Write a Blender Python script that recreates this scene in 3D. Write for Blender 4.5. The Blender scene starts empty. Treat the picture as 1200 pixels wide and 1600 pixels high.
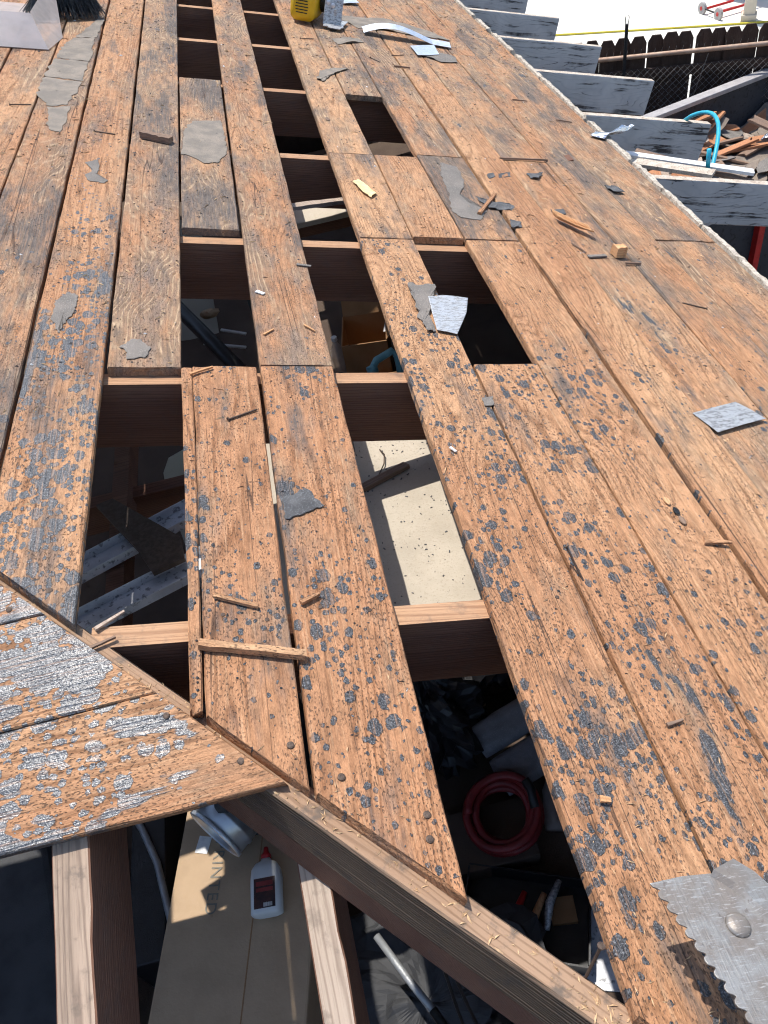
import bpy, bmesh, math, random
from mathutils import Vector, Matrix, noise as mnoise
random.seed(7)
sc = bpy.context.scene
C = sc.collection
R = math.radians

# ------------------------------------------------------------------ camera
PITCH = R(16.0)
cp, sp = math.cos(PITCH), math.sin(PITCH)
ROOF_Z = 2.75
cam_d = bpy.data.cameras.new('camera')
cam_d.sensor_fit = 'VERTICAL'; cam_d.sensor_height = 24.0; cam_d.lens = 24.0 * 1250 / 1600
cam_d.clip_start = 0.05; cam_d.clip_end = 1200
cam = bpy.data.objects.new('camera', cam_d); C.objects.link(cam)
rt = Vector((0.9700, -0.1921, -0.1480)); fw = Vector((0.0290, 0.6981, -0.7154))
fw.normalize(); rt = (rt - fw * rt.dot(fw)).normalized(); up = rt.cross(fw)
m = Matrix((rt, up, -fw)).transposed().to_4x4(); m.translation = Vector((0.2619, 0.0, 3.6632))
cam.matrix_world = m
sc.camera = cam

# ------------------------------------------------------------------ light
SUN = (Vector((0, 1, 0)) * .37 + Vector((cp, 0, -sp)) * -.43 + Vector((sp, 0, cp))).normalized()
elev = math.asin(SUN.z); azim = math.atan2(SUN.x, SUN.y)
w = bpy.data.worlds.new('World'); sc.world = w; w.use_nodes = True
nt = w.node_tree; nt.nodes.clear()
sky = nt.nodes.new('ShaderNodeTexSky'); sky.sky_type = 'NISHITA'; sky.sun_disc = False
sky.sun_elevation = elev; sky.sun_rotation = azim; sky.air_density = 1.0; sky.dust_density = 1.2
bg = nt.nodes.new('ShaderNodeBackground'); bg.inputs['Strength'].default_value = 0.15
wo = nt.nodes.new('ShaderNodeOutputWorld')
nt.links.new(sky.outputs[0], bg.inputs[0]); nt.links.new(bg.outputs[0], wo.inputs[0])
sd = bpy.data.lights.new('sun', 'SUN'); sd.energy = 4.0; sd.angle = R(0.5); sd.color = (1.0, .955, .88)
so = bpy.data.objects.new('sun', sd); C.objects.link(so)
so.rotation_euler = SUN.to_track_quat('Z', 'Y').to_euler(); so.location = (0, 6, 12)
vs = sc.view_settings
vs.view_transform = 'Standard'; vs.look = 'None'; vs.gamma = 1.0; vs.use_curve_mapping = False
vs.exposure = 0.38
sc.render.engine = 'CYCLES'
sc.cycles.filter_width = 1.15
sc.cycles.max_bounces = 4; sc.cycles.diffuse_bounces = 2; sc.cycles.glossy_bounces = 2; sc.cycles.transmission_bounces = 2
sc.cycles.use_adaptive_sampling = True; sc.cycles.adaptive_threshold = .03; sc.cycles.adaptive_min_samples = 10
sc.cycles.caustics_reflective = False; sc.cycles.caustics_refractive = False

# ------------------------------------------------------------------ frames
ROOF = Matrix.Translation((0, 0, ROOF_Z)) @ Matrix.Rotation(PITCH, 4, 'Y')      # x down the slope, y along the planks, z off the deck
def rf(v, u, w=0.0): return ROOF @ Vector((v, u, w))
def hip_u(v): return .882 - .967 * (v + .293)
HIP0 = rf(0.0, hip_u(0.0), 0.0)
# hip face: x down its slope (towards the viewer), y along its planks (world +X), z normal
HIPM = Matrix(((0, 1, 0, HIP0.x), (-cp, 0, -sp, HIP0.y), (-sp, 0, cp, HIP0.z), (0, 0, 0, 1)))

# ------------------------------------------------------------------ node helper
class NG:
    def __init__(s, name):
        s.mat = bpy.data.materials.new(name); s.mat.use_nodes = True
        s.t = s.mat.node_tree; s.t.nodes.clear()
        s.out = s.t.nodes.new('ShaderNodeOutputMaterial')
    def n(s, typ, props=None, **ins):
        nd = s.t.nodes.new('ShaderNode' + typ)
        for k, v in (props or {}).items(): setattr(nd, k, v)
        for k, v in ins.items():
            key = k.replace('_', ' ')
            sock = nd.inputs[int(k[1:])] if (k[0] == 'i' and k[1:].isdigit()) else nd.inputs[key]
            s.put(sock, v)
        return nd
    def put(s, sock, v):
        if isinstance(v, bpy.types.NodeSocket): s.t.links.new(v, sock)
        elif isinstance(v, bpy.types.Node): s.t.links.new(v.outputs[0], sock)
        else:
            if isinstance(v, (tuple, list)) and sock.type == 'RGBA' and len(v) == 3: v = (*v, 1)
            sock.default_value = v
    def m(s, op, a, b=0.0, c=None, clamp=False):
        nd = s.t.nodes.new('ShaderNodeMath'); nd.operation = op; nd.use_clamp = clamp
        s.put(nd.inputs[0], a); s.put(nd.inputs[1], b)
        if c is not None: s.put(nd.inputs[2], c)
        return nd.outputs[0]
    def vm(s, op, a, b=(0, 0, 0)):
        nd = s.t.nodes.new('ShaderNodeVectorMath'); nd.operation = op
        s.put(nd.inputs[0], a); s.put(nd.inputs[1], b)
        return nd.outputs[0]
    def mix(s, fac, a, b, mode='MIX'):
        nd = s.t.nodes.new('ShaderNodeMix'); nd.data_type = 'RGBA'; nd.blend_type = mode
        s.put(nd.inputs[0], fac); s.put(nd.inputs[6], a); s.put(nd.inputs[7], b)
        return nd.outputs[2]
    def ss(s, x, lo, hi):      # smoothstep 0..1
        nd = s.t.nodes.new('ShaderNodeMapRange'); nd.interpolation_type = 'SMOOTHSTEP'
        s.put(nd.inputs[0], x); s.put(nd.inputs[1], lo); s.put(nd.inputs[2], hi)
        return nd.outputs[0]
    def noise(s, vec, scale=1.0, detail=2.0, rough=.5, dist=0.0):
        nd = s.t.nodes.new('ShaderNodeTexNoise')
        s.put(nd.inputs['Vector'], vec); s.put(nd.inputs['Scale'], scale); s.put(nd.inputs['Detail'], detail)
        s.put(nd.inputs['Roughness'], rough); s.put(nd.inputs['Distortion'], dist)
        return nd
    def coords(s, rnd=True):
        tc = s.n('TexCoord'); oi = s.n('ObjectInfo')
        if not rnd: return tc.outputs['Object']
        off = s.n('CombineXYZ', X=s.m('MULTIPLY', oi.outputs['Random'], 37.0), Y=s.m('MULTIPLY', oi.outputs['Random'], 91.0), Z=s.m('MULTIPLY', oi.outputs['Random'], 13.0))
        return s.vm('ADD', tc.outputs['Object'], off.outputs[0])
    def attr(s, name):
        nd = s.n('Attribute', dict(attribute_type='OBJECT', attribute_name=name)); return nd.outputs['Fac']
    def bsdf(s, color, rough=.8, metal=0.0, spec=.5, bump=None, dist=.001, strength=1.0, **kw):
        b = s.n('BsdfPrincipled'); s.put(b.inputs['Base Color'], color); s.put(b.inputs['Roughness'], rough)
        s.put(b.inputs['Metallic'], metal); s.put(b.inputs['Specular IOR Level'], spec)
        for k, v in kw.items(): s.put(b.inputs[k.replace('_', ' ')], v)
        if bump is not None:
            bn = s.n('Bump', Height=bump, Distance=dist, Strength=strength); s.t.links.new(bn.outputs[0], b.inputs['Normal'])
        s.t.links.new(b.outputs[0], s.out.inputs[0])
        return s.mat

def deck_wood():
    g = NG('deck_wood')
    p = g.coords()
    sep = g.n('SeparateXYZ', Vector=p)
    grey, tar, tone, gloss = g.attr('grey'), g.attr('tar'), g.attr('tone'), g.attr('gloss')
    # growth rings: contour lines of a stretched field
    n1 = g.noise(g.vm('MULTIPLY', p, g.n('CombineXYZ', X=6.5, Y=g.m('ADD', .45, g.m('MULTIPLY', g.attr('swirl'), 2.2)), Z=6.5).outputs[0]), 1, 2, .42).outputs[0]
    fib = g.noise(g.vm('MULTIPLY', p, (270, 11, 270)), 1, 2, .6).outputs[0]
    r = g.m('ADD', g.m('MULTIPLY', n1, 26.0), g.m('MULTIPLY', sep.outputs[0], 48.0))
    r = g.m('ADD', r, g.m('MULTIPLY', fib, .55))
    ring = g.ss(g.m('MULTIPLY', g.m('PINGPONG', r, .5), 2.0), .50, 1.0)
    big = g.noise(g.vm('MULTIPLY', p, (5, 1.1, 5)), 1, 1, .5).outputs[0]
    med = g.noise(g.vm('MULTIPLY', p, (20, 6, 20)), 1, 3, .62).outputs[0]
    light = g.mix(tone, (.53, .312, .172), (.41, .192, .094))
    light = g.mix(g.ss(big, .38, .66), light, (.42, .213, .110))
    dark = g.mix(tone, (.265, .130, .063), (.185, .075, .032))
    ringc = g.m('MULTIPLY', ring, g.m('ADD', .26, g.m('MULTIPLY', g.ss(med, .30, .65), .58)))
    col = g.mix(ringc, light, dark)
    col = g.mix(g.m('MULTIPLY', g.ss(fib, .52, .78), .5), col, (.23, .11, .058))
    col = g.mix(g.m('MULTIPLY', g.ss(fib, .47, .27), .35), col, (.58, .385, .235))
    # bleaching and grey weathering
    wn = g.noise(g.vm('MULTIPLY', p, (10, 3.2, 10)), 1, 4, .66).outputs[0]
    gm = g.ss(g.m('ADD', wn, g.m('MULTIPLY', grey, .36)), .56, .80)
    greyc = g.mix(ring, (.23, .165, .112), (.52, .385, .25))
    greyc = g.mix(g.ss(med, .45, .68), greyc, (.20, .165, .14))
    greyc = g.mix(g.m('MULTIPLY', g.ss(fib, .47, .75), .8), greyc, (.14, .11, .092))
    col = g.mix(g.m('MULTIPLY', gm, .78), col, greyc)
    # broad dark stains where tar and felt soaked in
    stn = g.noise(g.vm('MULTIPLY', p, (7, 1.7, 7)), 1, 5, .68).outputs[0]
    sm_ = g.ss(g.m('ADD', stn, g.m('MULTIPLY', g.attr('stain'), .22)), .60, .74)
    sm_ = g.m('MULTIPLY', sm_, g.m('ADD', .55, g.m('MULTIPLY', g.ss(fib, .35, .6), .4)))
    col = g.mix(sm_, col, (.125, .108, .098))
    fine = g.noise(g.vm('MULTIPLY', p, (620, 230, 620)), 1, 2, .7).outputs[0]
    mott = g.noise(g.vm('MULTIPLY', p, (85, 30, 85)), 1, 4, .72).outputs[0]
    fm = g.m('MULTIPLY', g.m('ADD', .50, g.m('MULTIPLY', fine, .98)), g.m('ADD', .74, g.m('MULTIPLY', g.ss(mott, .28, .66), .38)))
    col = g.vm('MULTIPLY', col, g.n('CombineXYZ', X=fm, Y=fm, Z=fm).outputs[0])
    # short dark pits along the grain
    dsh = g.noise(g.vm('MULTIPLY', p, (380, 170, 380)), 1, 1, .5).outputs[0]
    pit = g.m('MULTIPLY', g.ss(dsh, .585, .66), g.ss(g.m('ADD', med, g.m('MULTIPLY', tar, .10)), .40, .64))
    col = g.mix(g.m('MULTIPLY', pit, .72), col, (.085, .055, .04))
    # drying cracks
    ck = g.noise(g.vm('MULTIPLY', p, (26, .45, 26)), 1, 1, .4).outputs[0]
    crack = g.m('MULTIPLY', g.ss(g.m('ABSOLUTE', g.m('SUBTRACT', ck, .5)), .007, .002), g.ss(big, .49, .58))
    col = g.mix(g.m('MULTIPLY', crack, .8), col, (.06, .035, .025))
    # tar drops with stone granules
    geo = g.n('NewGeometry'); gs = g.n('SeparateXYZ', Vector=geo.outputs['Position'])
    near = g.m('ADD', g.ss(gs.outputs[1], 3.0, .9), .22)
    dn = g.noise(g.vm('MULTIPLY', p, (8, 4.5, 8)), 1, 2, .55)
    dens = g.m('MULTIPLY', g.m('MULTIPLY', tar, near), g.m('ADD', .36, g.m('MULTIPLY', g.ss(dn.outputs[0], .36, .68), .85)))
    dens = g.m('MULTIPLY', dens, g.m('ADD', 1.0, g.m('MULTIPLY', gloss, g.m('SUBTRACT', g.m('MULTIPLY', g.ss(gs.outputs[0], .06, -.26), 1.75), .80))))
    dv = g.noise(p, 120, 2, .6).outputs[1]
    p2 = g.vm('ADD', p, g.vm('MULTIPLY', g.vm('SUBTRACT', dv, (.5, .5, .5)), (.0085, .0095, 0)))
    p2 = g.vm('MULTIPLY', p2, (1, .74, 0))
    masks = []
    for scale, k, rad in ((38, .66, .95), (92, .66, .9)):
        v = g.n('TexVoronoi', dict(voronoi_dimensions='2D', feature='F1'), Vector=p2, Scale=float(scale))
        cs = g.n('SeparateColor', Color=v.outputs['Color'])
        rr = g.m('MULTIPLY', g.m('SUBTRACT', g.m('ADD', cs.outputs[0], g.m('MULTIPLY', dens, k)), 1.0), rad)
        rr = g.m('MINIMUM', rr, .46)
        masks.append(g.ss(g.m('SUBTRACT', rr, v.outputs['Distance']), 0.0, .05))
    blob = g.ss(g.m('ADD', wn, g.m('MULTIPLY', g.m('ADD', g.m('MULTIPLY', dens, g.m('ADD', .085, g.m('MULTIPLY', gloss, .04))), g.m('MULTIPLY', fib, .05)), 1.0)), .735, .755)
    blob = g.m('MULTIPLY', blob, g.ss(tar, .1, .3))
    tm = g.m('MAXIMUM', g.m('MAXIMUM', masks[0], masks[1]), blob)
    gr = g.noise(p, 430, 2, .65).outputs[0]
    tcol = g.mix(g.ss(gr, .40, .64), (.026, .027, .031), (.105, .108, .118))
    tcol = g.mix(g.ss(gr, .60, .72), tcol, (.30, .31, .33))
    col = g.mix(g.m('MULTIPLY', tm, g.m('SUBTRACT', 1.0, g.m('MULTIPLY', g.ss(fib, .50, .36), .45))), col, tcol)
    h = g.m('ADD', g.m('MULTIPLY', ring, -.28), g.m('MULTIPLY', fib, .6))
    h = g.m('SUBTRACT', h, g.m('MULTIPLY', pit, .6))
    h = g.m('ADD', h, g.m('MULTIPLY', fine, .35))
    h = g.m('ADD', h, g.m('MULTIPLY', tm, g.m('ADD', .25, g.m('MULTIPLY', gr, g.m('SUBTRACT', .75, g.m('MULTIPLY', gloss, .40))))))
    rough = g.m('ADD', .78, g.m('MULTIPLY', tm, g.m('SUBTRACT', -.22, g.m('MULTIPLY', gloss, .22))))
    spec = g.m('ADD', .25, g.m('MULTIPLY', tm, g.m('ADD', .25, g.m('MULTIPLY', gloss, 1.0))))
    return g.bsdf(col, rough, 0.0, spec, h, .0020, 1.0)

def frame_wood(name, c1, c2, c3, dirt=.3, ridge=.0, rough=.85, axis='y'):
    g = NG(name); p = g.coords()
    st = (1, .05, 1) if axis == 'y' else (.05, 1, 1)
    q = g.vm('MULTIPLY', p, st)
    sep = g.n('SeparateXYZ', Vector=p)
    n1 = g.noise(g.vm('MULTIPLY', q, (14, 14, 14)), 1, 3, .5).outputs[0]
    fib = g.noise(g.vm('MULTIPLY', q, (240, 240, 240)), 1, 3, .6).outputs[0]
    zc = g.m('ADD', g.m('MULTIPLY', sep.outputs[2], 160.0), g.m('MULTIPLY', sep.outputs[0 if axis == 'y' else 1], 120.0))
    line = g.m('MULTIPLY', g.m('PINGPONG', g.m('ADD', zc, g.m('MULTIPLY', n1, 9.0)), .5), 2.0)
    col = g.mix(g.ss(n1, .35, .7), c1, c2)
    col = g.mix(g.m('MULTIPLY', g.ss(line, .55, .95), .55), col, c3)
    col = g.mix(g.m('MULTIPLY', g.ss(fib, .5, .75), .5), col, c3)
    d = g.noise(p, 26, 5, .65).outputs[0]
    col = g.mix(g.m('MULTIPLY', g.ss(d, .52, .7), dirt), col, (.12, .10, .085))
    h = g.m('ADD', fib, g.m('MULTIPLY', line, -.2 - ridge))
    return g.bsdf(col, rough, 0, .3, h, .0014 + .002 * ridge, 1.0)

def paint_flaking():
    g = NG('weathered_grey_paint'); p = g.coords()
    q = g.vm('MULTIPLY', p, (.06, 1, 1))
    a = g.noise(g.vm('MULTIPLY', q, (70, 70, 70)), 1, 4, .6).outputs[0]
    b = g.noise(p, 7, 4, .6).outputs[0]
    sep = g.n('SeparateXYZ', Vector=p)
    n1 = g.noise(g.vm('MULTIPLY', p, (2.2, 9, 9)), 1, 2, .5).outputs[0]
    ln = g.m('MULTIPLY', g.m('PINGPONG', g.m('ADD', g.m('MULTIPLY', sep.outputs[2], 60.0), g.m('MULTIPLY', n1, 16.0)), .5), 2.0)
    ck = g.m('MULTIPLY', g.ss(a, .56, .62), g.ss(b, .40, .60))
    ck = g.m('MAXIMUM', ck, g.m('MULTIPLY', g.m('MULTIPLY', g.ss(ln, .88, .98), g.ss(a, .46, .56)), g.ss(b, .38, .55)))
    col = g.mix(g.ss(b, .3, .7), (.66, .645, .62), (.53, .52, .505))
    col = g.mix(g.m('MULTIPLY', g.ss(ln, .5, 1), .25), col, (.38, .39, .41))
    col = g.mix(ck, col, (.075, .07, .068))
    h = g.m('SUBTRACT', g.m('MULTIPLY', a, .4), ck)
    return g.bsdf(col, .7, 0, .3, h, .002, 1)

def mottled(name, c1, c2, scale=20, rough=.8, metal=0, spec=.4, bump=.001, c3=None, grain=300, **kw):
    g = NG(name); p = g.coords()
    a = g.noise(p, scale, 5, .6).outputs[0]; b = g.noise(p, grain, 2, .6).outputs[0]
    col = g.mix(g.ss(a, .35, .68), c1, c2)
    if c3: col = g.mix(g.m('MULTIPLY', g.ss(b, .55, .68), .8), col, c3)
    return g.bsdf(col, rough, metal, spec, g.m('ADD', b, g.m('MULTIPLY', a, .6)), bump, 1, **kw)

def galvanised(name, base=(.62, .66, .70), dirt=.5, metal=.75):
    g = NG(name); p = g.coords()
    a = g.noise(g.vm('MULTIPLY', p, (.40, 1, 1)), 150, 5, .75).outputs[0]
    v = g.n('TexVoronoi', dict(feature='F1'), Vector=p, Scale=70.0)
    s = g.ss(a, .45, .62)
    col = g.mix(g.m('MULTIPLY', s, dirt), base, (.07, .065, .065))
    col = g.mix(g.m('MULTIPLY', v.outputs['Distance'], .3), col, (.35, .37, .4))
    met = g.m('SUBTRACT', metal, g.m('MULTIPLY', s, metal * .9 * dirt))
    return g.bsdf(col, g.m('ADD', .34, g.m('MULTIPLY', s, .3)), met, .5, a, .0015, .8)

M = {}
M['deck'] = deck_wood()
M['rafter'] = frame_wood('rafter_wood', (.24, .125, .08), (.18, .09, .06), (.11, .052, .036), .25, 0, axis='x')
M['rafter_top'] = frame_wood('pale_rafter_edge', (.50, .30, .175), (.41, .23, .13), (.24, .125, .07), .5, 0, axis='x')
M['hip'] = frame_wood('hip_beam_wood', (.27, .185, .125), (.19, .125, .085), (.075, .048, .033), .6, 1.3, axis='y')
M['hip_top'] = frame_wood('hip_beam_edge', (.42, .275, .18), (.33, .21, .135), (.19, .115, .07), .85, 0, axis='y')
M['jack'] = frame_wood('weathered_jack', (.44, .33, .25), (.32, .24, .18), (.15, .105, .08), .7, .5, axis='x')
M['jack_pale'] = frame_wood('pale_jack', (.50, .40, .32), (.42, .33, .26), (.24, .175, .135), .45, .2, axis='x')
M['paint'] = paint_flaking()
M['paint_top'] = mottled('worn_tail_top', (.62, .55, .46), (.42, .34, .27), 28, .85, c3=(.24, .18, .14), grain=160)
M['crust'] = mottled('crumbling_white_paint', (.60, .54, .45), (.36, .31, .25), 55, .9, bump=.004, c3=(.22, .18, .14), grain=120)
M['felt'] = mottled('asphalt_felt', (.165, .15, .136), (.225, .20, .178), 16, .9, bump=.0015, c3=(.33, .30, .27), grain=380)
M['felt_brown'] = mottled('faded_felt', (.20, .175, .148), (.29, .245, .20), 18, .88, bump=.001, c3=(.16, .14, .12), grain=420)
M['felt_dark'] = mottled('dark_felt', (.06, .06, .063), (.115, .115, .118), 24, .7, bump=.0012, c3=(.26, .27, .29), grain=480)
M['galv'] = galvanised('galvanised_steel', (.62, .63, .64), .75, .5)
M['galv_clean'] = galvanised('bright_steel', (.72, .78, .86), .12)
M['galv_dirty'] = galvanised('tarred_steel', (.46, .47, .48), .8, .35)
M['nail'] = mottled('rusty_nail', (.075, .05, .038), (.12, .085, .065), 90, .6, .3)
M['chip'] = frame_wood('fresh_splinter', (.66, .40, .21), (.56, .30, .145), (.40, .19, .085), .1, .1)
M['chip_dark'] = frame_wood('old_splinter', (.30, .20, .14), (.22, .15, .11), (.13, .08, .06), .3, .1)
M['chip_yellow'] = mottled('torn_yellow_fibre', (.80, .65, .36), (.70, .54, .28), 60, .9)
M['dust'] = mottled('sawdust', (.66, .46, .27), (.52, .33, .18), 30, .95)
M['granule'] = mottled('granule', (.06, .06, .065), (.13, .13, .14), 30, .7)
M['white'] = mottled('white_flake', (.78, .78, .76), (.65, .65, .65), 60, .7)
M['black'] = mottled('black_plastic', (.012, .012, .013), (.02, .02, .022), 20, .45, bump=.0004)
M['tarp'] = mottled('black_sheeting', (.010, .010, .012), (.022, .022, .025), 9, .38, bump=.002, grain=30)
M['cloth'] = mottled('grey_speckled_cloth', (.17, .17, .185), (.22, .22, .235), 18, .95, bump=.001, c3=(.30, .30, .32), grain=420)
M['slate'] = mottled('dark_slate_panel', (.035, .036, .04), (.055, .056, .06), 9, .7)
M['card'] = mottled('cardboard', (.46, .325, .205), (.40, .28, .175), 8, .85, bump=.0006, grain=120)
M['card_dark'] = mottled('brown_cardboard', (.34, .19, .09), (.29, .155, .07), 6, .85, bump=.0006, grain=120)
M['ink'] = mottled('printing_ink', (.19, .18, .15), (.25, .22, .17), 60, .8)
M['red_hose'] = mottled('red_rubber', (.20, .018, .018), (.15, .012, .014), 30, .45, bump=.0005)
M['red'] = mottled('red_paint', (.55, .03, .025), (.42, .022, .02), 20, .5)
M['cap'] = mottled('red_cap', (.52, .03, .03), (.45, .025, .03), 30, .4)
M['bottle'] = mottled('milky_bottle', (.66, .67, .66), (.60, .61, .61), 12, .45, bump=.0002)
M['label'] = mottled('dark_label', (.035, .02, .022), (.09, .035, .03), 30, .5, bump=.0001)
M['label_red'] = mottled('label_red', (.25, .04, .04), (.2, .03, .03), 30, .5, bump=.0001)
M['pale'] = mottled('pale_board', (.50, .44, .355), (.43, .375, .30), 9, .85, bump=.0005, c3=(.40, .34, .27), grain=220)
M['cream'] = mottled('cream_panel', (.52, .47, .38), (.46, .41, .33), 4, .8)
M['alu'] = mottled('white_metal', (.78, .79, .82), (.58, .60, .63), 16, .5, .1, c3=(.16, .16, .17), grain=70)
M['duct'] = mottled('duct_steel', (.48, .50, .53), (.40, .42, .45), 14, .32, .7, bump=.0003)
M['cyan'] = mottled('cyan_tube', (.03, .42, .58), (.025, .36, .52), 30, .4, bump=.0002)
M['teal'] = mottled('teal_paint', (.16, .36, .42), (.12, .30, .36), 30, .5)
M['yellow'] = mottled('yellow_plastic', (.80, .50, .02), (.74, .44, .018), 30, .4, bump=.0003)
M['yellow_rope'] = mottled('yellow_rope', (.62, .52, .05), (.55, .45, .05), 30, .7)
M['steel'] = None
M['lavender'] = mottled('milky_plastic', (.31, .285, .31), (.25, .23, .25), 8, .4, bump=.0003, Alpha=.72)
M['clear'] = mottled('scratched_clear_plastic', (.72, .62, .56), (.6, .52, .48), 30, .35, bump=.0003, Alpha=.42)
M['bluegrey'] = mottled('blue_grey_plastic', (.28, .36, .44), (.2, .27, .34), 20, .5)
M['bristle'] = mottled('bristles', (.02, .025, .03), (.07, .08, .09), 60, .7)
M['concrete'] = mottled('bright_concrete', (.80, .78, .70), (.74, .72, .64), .6, .9, bump=.001)
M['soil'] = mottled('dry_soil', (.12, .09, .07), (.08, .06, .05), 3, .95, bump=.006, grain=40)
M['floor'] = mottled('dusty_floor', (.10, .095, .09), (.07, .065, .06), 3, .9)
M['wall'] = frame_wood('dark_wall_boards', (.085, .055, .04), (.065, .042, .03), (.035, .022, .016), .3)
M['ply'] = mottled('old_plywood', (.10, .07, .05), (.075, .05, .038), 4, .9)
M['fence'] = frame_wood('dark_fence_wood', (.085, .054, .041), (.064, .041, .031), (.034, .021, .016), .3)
M['pipe'] = mottled('rusty_pipe', (.50, .36, .27), (.42, .27, .19), 14, .6, .2)
M['wire'] = mottled('wire', (.26, .25, .24), (.16, .15, .14), 30, .5, .6)
M['iron'] = mottled('black_iron', (.02, .02, .022), (.03, .03, .03), 20, .6, .3)
M['navy'] = mottled('navy_steel', (.035, .04, .05), (.05, .055, .065), 4, .6, .2, c3=(.02, .02, .022), grain=30)
M['rim'] = mottled('scuffed_grey_rim', (.42, .40, .39), (.33, .31, .31), 12, .7, .1)
M['beige'] = mottled('beige_paint', (.62, .54, .43), (.56, .49, .39), 3, .8)
M['greywall'] = mottled('grey_stucco', (.33, .34, .36), (.28, .29, .31), 6, .9)
M['brown_shingle'] = mottled('brown_shingle', (.20, .16, .13), (.29, .24, .19), 9, .9, c3=(.12, .1, .09), grain=200)
M['conduit'] = mottled('grey_conduit', (.38, .39, .40), (.3, .31, .32), 20, .45, .4)
M['foil'] = mottled('crumpled_foil', (.75, .77, .80), (.6, .62, .66), 20, .25, .95, bump=.01, grain=40)

def steel():
    g = NG('scratched_steel'); p = g.coords(False)
    a = g.noise(g.vm('MULTIPLY', p, (60, 500, 60)), 1, 4, .65).outputs[0]
    a2 = g.noise(g.vm('MULTIPLY', p, (380, 26, 60)), 1, 3, .6).outputs[0]
    b = g.noise(p, 17, 5, .65).outputs[0]
    c = g.noise(p, 90, 4, .6).outputs[0]
    col = g.mix(g.ss(b, .38, .62), (.44, .42, .39), (.25, .22, .195))
    col = g.mix(g.m('MULTIPLY', g.ss(a, .54, .66), .5), col, (.66, .65, .63))
    col = g.mix(g.m('MULTIPLY', g.ss(a2, .56, .7), .4), col, (.22, .19, .17))
    col = g.mix(g.m('MULTIPLY', g.ss(c, .60, .72), .6), col, (.16, .12, .10))
    return g.bsdf(col, g.m('ADD', .36, g.m('MULTIPLY', b, .3)), g.m('SUBTRACT', .78, g.m('MULTIPLY', g.ss(b, .45, .65), .35)), .5, g.m('ADD', a, a2), .0006, .7)
M['steel'] = steel()

# ------------------------------------------------------------------ mesh helper
class MB:
    def __init__(s): s.v = []; s.f = []
    def add(s, vs, fs):
        o = len(s.v); s.v += [tuple(x) for x in vs]; s.f += [tuple(i + o for i in f) for f in fs]; return s
    def box(s, c, size, rot=None, taper=1.0):
        hx, hy, hz = size[0] / 2, size[1] / 2, size[2] / 2
        vs = [Vector((x * hx * (taper if z > 0 else 1), y * hy * (taper if z > 0 else 1), z * hz)) for z in (-1, 1) for x, y in ((-1, -1), (1, -1), (1, 1), (-1, 1))]
        if rot is not None: vs = [rot @ q for q in vs]
        vs = [q + Vector(c) for q in vs]
        return s.add(vs, [(3, 2, 1, 0), (4, 5, 6, 7), (0, 1, 5, 4), (1, 2, 6, 5), (2, 3, 7, 6), (3, 0, 4, 7)])
    def prism(s, poly, z0, z1):
        n = len(poly); vs = [(x, y, z0) for x, y in poly] + [(x, y, z1) for x, y in poly]
        fs = [tuple(range(n - 1, -1, -1)), tuple(range(n, 2 * n))] + [(i, (i + 1) % n, n + (i + 1) % n, n + i) for i in range(n)]
        return s.add(vs, fs)
    def tube(s, pts, r, seg=8, cap=True, r2=None):
        pts = [Vector(q) for q in pts]; n = len(pts); vs = []; prev = None
        for i, q in enumerate(pts):
            t = (pts[min(i + 1, n - 1)] - pts[max(i - 1, 0)]).normalized()
            if prev is None: a = t.orthogonal().normalized()
            else:
                a = prev - t * prev.dot(t)
                a = a.normalized() if a.length > 1e-6 else t.orthogonal().normalized()
            prev = a; b = t.cross(a)
            rr = r[i] if isinstance(r, (list, tuple)) else r
            for k in range(seg):
                an = 2 * math.pi * k / seg; vs.append(q + (a * math.cos(an) + b * math.sin(an)) * rr)
        fs = [(i * seg + k, i * seg + (k + 1) % seg, (i + 1) * seg + (k + 1) % seg, (i + 1) * seg + k) for i in range(n - 1) for k in range(seg)]
        if cap: fs += [tuple(range(seg - 1, -1, -1)), tuple(range((n - 1) * seg, n * seg))]
        return s.add(vs, fs)
    def lathe(s, prof, seg=20, mat=None):
        vs = []; n = len(prof)
        for r, z in prof:
            for k in range(seg):
                an = 2 * math.pi * k / seg; vs.append(Vector((r * math.cos(an), r * math.sin(an), z)))
        if mat is not None: vs = [mat @ q for q in vs]
        fs = [(i * seg + k, i * seg + (k + 1) % seg, (i + 1) * seg + (k + 1) % seg, (i + 1) * seg + k) for i in range(n - 1) for k in range(seg)]
        fs += [tuple(range(seg - 1, -1, -1)), tuple(range((n - 1) * seg, n * seg))]
        return s.add(vs, fs)
    def mesh(s, name, smooth=False):
        me = bpy.data.meshes.new(name); me.from_pydata(s.v, [], s.f); me.validate(); me.update()
        if smooth: me.polygons.foreach_set('use_smooth', [True] * len(me.polygons))
        return me
    def build(s, name, mat, parent=None, local=None, world=None, smooth=False, bevel=0.0):
        o = bpy.data.objects.new(name, s.mesh(name, smooth)); C.objects.link(o)
        o.data.materials.append(M[mat] if isinstance(mat, str) else mat)
        if parent is not None: o.parent = parent
        if local is not None: o.matrix_basis = local
        if world is not None: o.matrix_basis = world
        if bevel:
            b = o.modifiers.new('bevel', 'BEVEL'); b.width = bevel; b.segments = 2; b.limit_method = 'ANGLE'
        return o
def tag(o, label=None, cat=None, group=None, kind=None):
    if label: o['label'] = label
    if cat: o['category'] = cat
    if group: o['group'] = group
    if kind: o['kind'] = kind
    return o
def empty(name, mat=None, label=None, cat=None, group=None):
    o = bpy.data.objects.new(name, None); C.objects.link(o); o.empty_display_size = .1
    if mat is not None: o.matrix_basis = mat
    return tag(o, label, cat, group)
def T(x, y, z): return Matrix.Translation((x, y, z))
def RZ(a): return Matrix.Rotation(a, 4, 'Z')
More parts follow.
